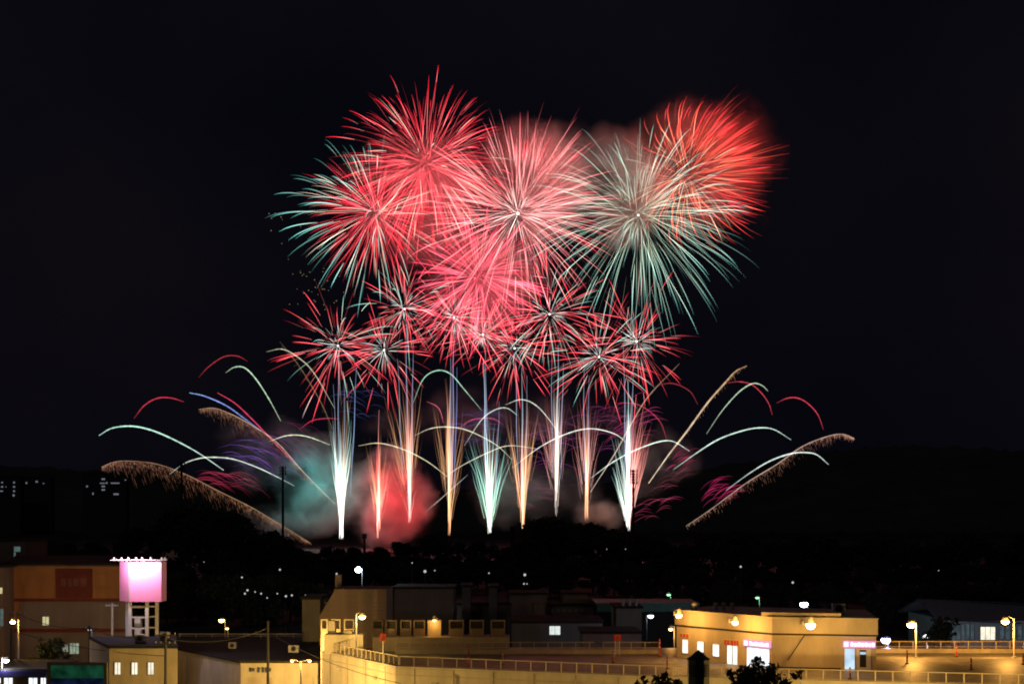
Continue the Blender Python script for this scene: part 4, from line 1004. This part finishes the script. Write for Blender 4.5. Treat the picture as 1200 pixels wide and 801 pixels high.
f = wall_panel(A1, A2, 1003.5, 1020.5, ZD+.02, Z(759.5, 124.5), 'door', M['white'], t, .002, .08)
wall_panel(A1, A2, 1007.5, 1015, Z(781, 124.5), Z(760.8, 124.5), 'pane', M['dark'], f, .082, .09)
wall_panel(A1, A2, 1007.8, 1014.7, Z(766, 124.5), Z(763, 124.5), 'transom', M['doorb'], f, .092, .1)
for k in range(5): wall_panel(A1, A2, 966+k*3.6, 966.5+k*3.6, ZD+.3, Z(758, 124.8), 'shutter_rib', M['cream2'], t, .002, .04)
wall_panel(A1, A2, 906, 985, ZD+.004, ZD+.2, 'plinth', M['dark'], t, .002, .05)
b = MB(); b.tube([(X(926, 123.5), 124.6, ZD+.9), (X(945, 123.5), 124.4, Z(745, 123.5)), (X(953, 123.5), 124.6, Z(744.5, 123.5))], .05, 6); b.build('stay_pipe', M['dark'], t)

# plant cabinets along the back of the deck
def cabinet(px0, px1, top, lab, full=False):
    Yc = 144.2; x0, x1 = X(px0, Yc), X(px1, Yc); c0 = (x0+x1)/2; hw = (x1-x0)/2; zb_ = Z(746, 143)+.003; zt_ = Z(top, Yc)-zb_
    t = thing('plant_cabinet', lab, 'cabinet', (c0, Yc, zb_), group='roof plant cabinets in a row')
    zm = zt_*.48
    b = MB(); b.box(-hw, hw, 0, 1.4, 0, zm if not full else zt_, .03); b.build('body', M['dim2'] if not full else M['post'], t)
    if not full:
        f = MB(); k = .13
        f.box(-hw, -hw+k, 0, .14, zm+.001, zt_); f.box(hw-k, hw, 0, .14, zm+.001, zt_); f.box(-hw+k+.001, hw-k-.001, 0, .14, zt_-k, zt_)
        f.box(-hw, -hw+k, 1.26, 1.4, zm+.001, zt_); f.box(hw-k, hw, 1.26, 1.4, zm+.001, zt_)
        f.build('frame', M['dim2'], t)
        g_ = MB(); g_.box(-hw+k, hw-k, .3, 1.2, zm+.002, zt_-.05); g_.build('grille', M['dark'], t)
    return t
for i, (a, c, full) in enumerate([(374,384,0),(388,399,0),(403,415,0),(436,449,0),(452,465,0),(469,482,0),(484.5,498,0),(501,517,1),(526,543.5,0),(550,567,0),(575,592,0)]):
    if c < 436: continue
    lab = ['', '', '', 'open-topped cabinet first in the row, beside the bright deck lamp', 'open-topped cabinet second in the row from the bright deck lamp', 'open-topped cabinet of a close pair, on the lamp side', 'open-topped cabinet of a close pair, beside the solid cabinet',
           'solid beige cabinet with a small lamp on its top edge', 'open-topped cabinet next after the solid one', 'open-topped cabinet second after the solid one', 'open-topped cabinet at the far end of the row, third after the solid one'][i]
    cabinet(a, c, 726, lab, bool(full))
for (a, c, lab) in [(376,384,'small framed cabinet outermost behind the stair head'), (388,399,'small framed cabinet behind the vent stack'), (403,415,'framed cabinet behind the stair head, nearest the deck lamp')]:
    Yc = 149; x0, x1 = X(a, Yc), X(c, Yc); zt_ = Z(725, Yc)
    t = thing('vent_cabinet', lab, 'cabinet', ((x0+x1)/2, Yc, 0), group='framed cabinets behind the stair head'); hw = (x1-x0)/2
    b = MB(); b.box(-hw, hw, 0, 1.2, 0, zt_-1.0); b.build('body', M['post'], t)
    f = MB(); f.box(-hw, -hw+.12, 0, .14, zt_-.999, zt_); f.box(hw-.12, hw, 0, .14, zt_-.999, zt_); f.box(-hw+.121, hw-.121, 0, .14, zt_-.13, zt_); f.build('frame', M['post'], t)

# signs and markers on the deck
def deck_sign(px, Y, top, bot, pw, lab, post='white'):
    x = X(px, Y); zt_ = Z(top, Y)-ZD; zb_ = Z(bot, Y)-ZD; hw = pw*Y/FPX/2
    t = thing('deck_sign', lab, 'sign', (x, Y, ZD+.005), group='red signs on the parking deck')
    b = MB(); b.box(-hw, hw, -.04, .0, zb_, zt_, .01); pnl = b.build('panel', M['red'], t)
    b = MB(); b.box(-hw*.5, hw*.5, -.055, -.042, zb_+(zt_-zb_)*.3, zb_+(zt_-zb_)*.55); b.box(-hw*.15, hw*.15, -.056, -.043, zb_+(zt_-zb_)*.2, zb_+(zt_-zb_)*.8); b.build('symbol', M['maroon2'], pnl)
    for s in ((-.6, .6) if pw > 7.5 else (0,)):
        b = MB(); b.cyl(s*hw, .045, 0, zt_-.02, .045, .045, 8); b.build('post', M['white'], t)
deck_sign(449, 129.5, 742, 751, 7, 'square red sign on a white post at the corner of the deck fence')
deck_sign(723.5, 138.5, 743, 750.5, 8, 'square red sign on two posts in front of the back railing')
def bollard(px, bot, h_px, lab, m='orng'):
    Y = (CZ-ZD)*FPX/(bot-HY); x = X(px, Y); hh = h_px*Y/FPX
    t = thing('marker_post', lab, 'marker post', (x, Y, ZD+.006), group='orange marker posts on the parking deck')
    b = MB(); b.cyl(0, 0, 0, .06, .2, .18, 10); b.build('base', M['dark'], t)
    b = MB(); b.cyl(0, 0, .061, hh, .09, .075, 10); b.ball((0, 0, hh), .075, 8, 4); b.build('tube', M[m], t)
    for k in (.55, .8):
        b = MB(); b.cyl(0, 0, hh*k, hh*k+.08, .093, .091, 10); b.build('reflective_band', M['white'], t)
for (px, bt, hp, lab, m) in [(549, 783, 14, 'red marker post before the row of roof cabinets, behind the front railing', 'red'), (549.5, 770, 13, 'red marker post by the back railing before the row of cabinets', 'red'), (589, 778, 14, 'orange-red marker post before the end of the cabinet row', 'orng'),
    (718.5, 776, 13, 'red marker post below the two-post red sign', 'red'), (773, 769, 20, 'tall dark red marker post against the back railing near the shop', 'red'), (782, 783, 13, 'orange marker post beside the pyramid-capped turret', 'orng'),
    (935, 783, 12, 'red marker post before the shop wall, beside the large tree', 'red'), (996, 795, 13, 'orange marker post before the blue-lit shop door', 'orng'), (1063, 777, 15, 'orange marker post below the big sodium lamp beyond the shop', 'orng'),
    (1121, 769, 13, 'red marker post by the back railing beyond the shop', 'red'), (1138, 784, 13, 'orange marker post in the open part of the deck before the pale blue hall', 'orng'), (1199, 778, 12, 'orange marker post at the picture edge below the outer sodium lamp', 'orng')]:
    bollard(px, bt, hp, lab, m)
# turret with pyramid cap
Yt = 92
t = thing('turret', 'dark slate turret with a pyramid cap standing before the parking deck', 'turret', (X(818.5, Yt), Yt, 0)); hw = 13.2*Yt/FPX; ze = Z(772, Yt)
b = MB(); b.prism([(hw*math.cos(a), hw*math.sin(a)) for a in [math.pi/8+k*math.pi/4 for k in range(8)]], 0, ze); b.build('shaft', M['slate'], t)
b = MB(); k = [(1.13*hw*math.cos(a), 1.13*hw*math.sin(a), ze+.002) for a in [math.pi/8+k*math.pi/4 for k in range(8)]]; b.v = k+[(0, 0, Z(760.5, Yt))]; b.f = [(i, (i+1) % 8, 8) for i in range(8)]+[tuple(reversed(range(8)))]; b.build('cap', M['slate'], t)
for a in (-math.pi/2-math.pi/4, -math.pi/2, -math.pi/2+math.pi/4):
    d = Vector((math.cos(a), math.sin(a), 0)); s_ = Vector((-d.y, d.x, 0)); rr = hw*math.cos(math.pi/8)
    b = MB()
    for kz in range(5): z0_ = ze-.35-kz*.17; p = d*(rr+.03); b.bar(p-s_*.2+Vector((0,0,z0_)), p+s_*.2+Vector((0,0,z0_)), .05, .1)
    b.build('louvre', M['dark'], t)

def roof_unit(x, y, z, lab, w_=.9, h_=.8):
    t = thing('air_conditioner', lab, 'air conditioner', (x, y, z+.003), group='air conditioners on roofs')
    b = MB(); b.box(-w_/2, w_/2, -.35, .35, .08, h_, .03); b.build('casing', M['steel'], t)
    b = MB(); b.tube([(0, -.352, h_*.55), (0, -.38, h_*.55)], h_*.32, 12); b.build('fan_grille', M['dark'], t)
    for sx_ in (-1, 1):
        b = MB(); b.box(sx_*w_*.4-.05, sx_*w_*.4+.05, -.35, .35, 0, .079); b.build('foot', M['dark'], t)
roof_unit(-37.5, 143.5, Z(755.5, 140), 'grey roof unit on the block with three windows, by its front edge')
roof_unit(-35.8, 146.5, Z(755.5, 140), 'grey roof unit on the block with three windows, set back')
roof_unit(-33, 168, 4.9, 'grey roof unit in the middle of the dark warehouse roof')
roof_unit(-25, 163, 4.9, 'grey roof unit on the dark warehouse roof, towards the parking deck', 1.2, .9)
roof_unit(29.6, 129, ZT+.1, 'grey roof unit on the shop roof behind its front corner', 1.1, 1.0)
# ------------------------------------------------------------------ lamps
def pole_lamp(px, py, Y, lab, m, color, power, r=.3, base=0.0, arm=.9, group=None, name='street_lamp', side=1, polem='steel', drop=.5):
    x, z = X(px, Y), Z(py, Y)
    t = thing(name, lab, 'lamp', (x+side*arm, Y+.2, base), group=group)
    zz = z-base
    b = MB(); b.cyl(0, 0, 0, zz+.25, .09, .06, 8); b.cyl(0, 0, 0, .12, .2, .2, 8); b.build('pole', M[polem], t)
    b = MB(); b.tube([(0, 0, zz+.2), (-side*arm*.5, -.1, zz+.42), (-side*arm, -.2, zz+.36)], .045, 6); b.build('arm', M[polem], t)
    b = MB(); b.tube([(-side*arm, -.2, zz+.45), (-side*arm, -.2, zz+.33), (-side*arm, -.2, zz+.15*r)], [.1, r*.8, r*1.0], 10); b.build('lamp_head', M[polem], t)
    b = MB(); b.ball((-side*arm, -.2, zz), r, 12, 8, .85); b.build('lens', m, t)
    if power: lamp(t, (-side*arm, -.45-r, zz-drop), color, power, .2, 'lamp_light')
    return t
def wall_lamp(px, py, Y, reach, lab, m, color, power, r):
    x, z = X(px, Y), Z(py, Y)
    t = thing('wall_lamp', lab, 'lamp', (x, Y+reach, z), group='sodium wall lamps on the shop')
    b = MB(); b.box(-.2, .2, -.06, 0, -.2, .2); b.build('wall_plate', M['steel'], t)
    b = MB(); b.tube([(0, -.06, 0), (0, -reach*.6, .4), (0, -reach, .3+r)], .05, 6); b.build('arm', M['steel'], t)
    b = MB(); b.tube([(0, -reach, .42+r), (0, -reach, .3+r), (0, -reach, r*.3)], [.1, r*.7, r*.95], 10); b.build('lamp_head', M['steel'], t)
    b = MB(); b.ball((0, -reach, 0), r, 12, 8, .9); b.build('lens', m, t)
    lamp(t, (0, -reach-.5-r, -.4), color, power, .2, 'lamp_light')
wall_lamp(950, 732, 122.0, 2.6, 'large blazing sodium lamp over the middle of the shop front', M['sodium'], NA, 560, .40)
wall_lamp(861.5, 729, 127.3, 2.6, 'sodium lamp over the red lettered doorway of the shop', M['sodium'], NA, 620, .27)
wall_lamp(795.5, 720.5, 133.6, 2.6, 'sodium lamp at the far corner of the shop', M['sodium'], NA, 520, .29)
pole_lamp(1068, 731, 136, 'largest sodium lamp, on a pole beyond the shop', M['sodium'], NA, 1500, .42, ZD, .5)
pole_lamp(1178, 727.5, 136, 'sodium lamp on a pole at the picture edge before the pale blue hall', M['sodium'], NA, 1500, .36, ZD, .9, side=1, polem='post')
pole_lamp(424.5, 722, 138, 'sodium lamp on a pole behind the deck stair head, before the brown building', M['sodium'], NA2, 330, .32, ZD, .6, side=-1)
pole_lamp(509, 726, 143.9, 'small sodium lamp on the solid roof cabinet', M['sodium2'], NA, 40, .18, Z(746, 143)+1.7, .2)
pole_lamp(786, 736.5, 150, 'small warm white lamp just behind the corner of the shop', M['sodium2'], NA, 150, .24, 0, .4)
pole_lamp(762.5, 721, 190, 'cool white lamp under the teal-roofed shed', M['cool2'], COOL, 200, .4, 0, .5, side=-1, polem='dark')
pole_lamp(420, 667, 232, 'dazzling white lamp on a tall pole above the brown building', M['cool'], COOL, 1500, .55, 0, .6, polem='dark')
pole_lamp(942, 707, 175, 'white lamp on a tall pole behind the shop roof', M['cool'], COOL, 700, .5, 0, .5, polem='dark')
pole_lamp(1038, 749, 150, 'blue-white lamp low beyond the end of the shop', M['blue'], (.4, .45, 1), 2500, .5, 0, .3, polem='dark')
pole_lamp(1099, 748, 200, 'small white lamp before the dark tree by the pale blue hall', M['cool2'], (.8, .9, 1), 1500, .3, 0, .5)
pole_lamp(1083, 746, 200, 'smaller white lamp between the big sodium lamp and the dark tree', M['cool2'], (.9, .95, 1), 700, .22, 0, .5)
pole_lamp(259.5, 726, 205, 'sodium lamp beyond the dark warehouse roof', M['sodium'], NA, 900, .4, 0, .5, polem='dark')
pole_lamp(266, 735.5, 200, 'lower small sodium lamp beyond the dark warehouse roof', M['sodium2'], NA, 200, .25, 0, .1, polem='dark')
pole_lamp(15, 728, 165, 'sodium lamp on a pole before the orange store corner', M['sodium'], NA, 900, .3, 0, .6, side=1)
pole_lamp(7, 773, 150, 'white street lamp above the blue-banded shopfront', M['cool'], (1, .85, .8), 350, .3, 0, .5, side=-1)
pole_lamp(105, 737, 158, 'small white lamp on a dark pole before the orange store', M['lamp_far'], COOL, 60, .22, 0, .2, polem='dark')
for (px, py, Y, lab) in [(783.5, 696, 260, 'greenish double-armed lamp above the teal-roofed shed'), (887.5, 699.5, 260, 'greenish lamp above the shop roof, apart from the others'), (794, 705, 240, 'small green lamp at the end of the teal-roofed shed'), (776, 706, 250, 'tiny greenish lamp by the teal-roofed shed')]:
    pole_lamp(px, py, Y, lab, M['green'], (.5, 1, .6), 120, .38, 0, .4, polem='teal')
far_l = [(498, 669, .8), (483, 659, .35), (509.5, 668, .35), (573, 671, .4), (615, 673, .75), (614, 683.5, .45), (617.5, 683.5, .35), (868, 663.5, .6), (929, 682, .65), (328, 667, .55), (283.5, 676, .5), (239, 658, .25), (733, 643, .25),
         (290, 691, .6), (287, 695, .55), (299, 693, .4), (306, 695, .5), (313, 700, .4), (325, 695, .4), (335, 698, .6), (342, 697, .55), (358, 697, .4), (711, 643, .25), (1100, 668, .3)]
proto = None
for (px, py, r) in far_l:
    Y = 240; x, z = X(px, Y), Z(py, Y)
    if proto is None:
        proto = thing('distant_lamp', 'x', 'lamp', (x, Y, z), group='tiny white lamps among the dark trees')
        b = MB(); b.ball((0, 0, 0), .6, 8, 6); b.build('lens', M['lamp_far'], proto)
        b = MB(); b.tube([(0, .7, .8), (0, .1, .8), (0, 0, .6)], .12, 6); b.cyl(0, .7, -18, .8, .14, .1, 6); b.build('pole', M['dark'], proto)
        t = proto
    else: t = copy_tree(proto)
    t.location = (x, Y, z); t.scale = (r, r, r if z < 14 else r); r *= .5; t.scale = (r, r, r)
    t['label'] = 'tiny white lamp glinting against the dark belt of trees'
# the lamp's pole has to reach the ground whatever its scale
for o in [o for o in bpy.data.objects if o.name.startswith('distant_lamp')]:
    for ch in o.children:
        if ch.name.startswith('pole'):
            b = MB(); r = o.scale.x; zg = o.location.z/r
            b.tube([(0, .7, .8), (0, .1, .8), (0, 0, .6)], .12, 6); b.cyl(0, .7, -zg, .8, .14, .1, 6)
            me = bpy.data.meshes.new('pole'); me.from_pydata(b.v, [], b.f); me.materials.append(M['dark']); ch.data = me
# double-armed street lamps along the road
def street_lamp(x, y, hgt, lab, power, r=.17):
    t = thing('double_street_lamp', lab, 'street lamp', (x, y, 0), group='double-armed street lamps')
    b = MB(); b.cyl(0, 0, 0, hgt, .11, .075, 10); b.cyl(0, 0, 0, .5, .16, .16, 10); b.build('pole', M['dark'], t)
    for s in (-1, 1):
        b = MB(); b.tube([(0, 0, hgt-.1), (s*.5, 0, hgt+.12), (s*.85, 0, hgt+.12)], .04, 6); b.build('arm', M['dark'], t)
        b = MB(); b.tube([(s*.7, 0, hgt+.17), (s*.9, 0, hgt+.17), (s*1.1, 0, hgt+.1)], [.08, .13, .06], 8); hd = b.build('lamp_head', M['dark'], t)
        b = MB(); b.ball((s*.89, 0, hgt+.02), r, 8, 6); b.build('lens', M['sodium2'], hd)
        lamp(t, (s*.89, -.1, hgt-.35), NA2, power, .15, 'lamp_light')
street_lamp(X(352.5, 146), 146, Z(774, 146), 'two-headed street lamp standing between the warehouse wall and the deck wall', 2100)
for k, (x, y, hh, p) in enumerate([(-36, 106, 5.9, 900), (-21, 126, 5.1, 5200), (-5, 105, 5.9, 500), (9, 104, 5.9, 900), (27, 102, 5.9, 2900), (45, 98, 5.9, 3600)]):
    street_lamp(x, y, hh, 'two-headed street lamp along the road below the parking deck', p)

# ------------------------------------------------------------------ poles and wires
def utility_pole(px, Y, top, lab, arms=2, m='dark', aw=1.0):
    t = thing('utility_pole', lab, 'utility pole', (X(px, Y), Y, 0), group='utility poles'); zt_ = Z(top, Y)
    b = MB(); b.cyl(0, 0, 0, zt_, .17, .11, 8); b.build('pole', M[m], t)
    for k in range(arms):
        b = MB(); b.box(-aw, aw, -.16, -.06, zt_-.35-k*.8, zt_-.23-k*.8); arm_ = b.build('crossarm', M[m], t)
        for s in (-.9, -.4, .4, .9):
            b = MB(); b.cyl(s*aw, -.11, zt_-.229-k*.8, zt_-.05-k*.8, .05, .035, 6); b.build('insulator', M['conc'], arm_)
    return t
utility_pole(194, 132, 740, 'dark utility pole with crossarms before the block with three windows', 2)
utility_pole(131.5, 166, 706, 'white pole with a single crossarm beside the pink tower', 1, 'white', .75)
utility_pole(314, 140, 727, 'tall thin dark pole before the bright yellow warehouse wall', 0)
utility_pole(105, 156, 733, 'dark utility pole with one crossarm before the orange store', 1)
utility_pole(20, 160, 716, 'rusty utility pole outside the orange store corner', 1, 'tan')
utility_pole(13.5, 162, 735, 'dark thin utility pole just beside the rusty one', 0)
def wire(a, c, sag, lab):
    a, c = Vector(a), Vector(c); b = MB(); pts = []
    for k in range(15):
        u = k/14; p = a.lerp(c, u); p.z -= sag*4*u*(1-u); pts.append(p-a)
    b.tube(pts, .03, 4); tag(b.build('power_wire', M['wire'], None, a), lab, 'wire', 'overhead wires')
wire(at(20, 718, 160), at(105, 735, 156), .6, 'overhead wire from the rusty pole to the pole before the store')
wire(at(105, 735, 156), at(194, 742, 132), .7, 'overhead wire from the pole before the store to the one by the three windows')
wire(at(194, 747, 132), at(314, 735, 140), .8, 'overhead wire from the pole by the three windows to the tall thin pole')
wire(at(314, 740, 140), at(470, 800, 118), .6, 'overhead wire dropping across the bright deck wall')
wire(at(194, 768, 132), at(20, 740, 160), .5, 'lower overhead wire crossing before the tan block')
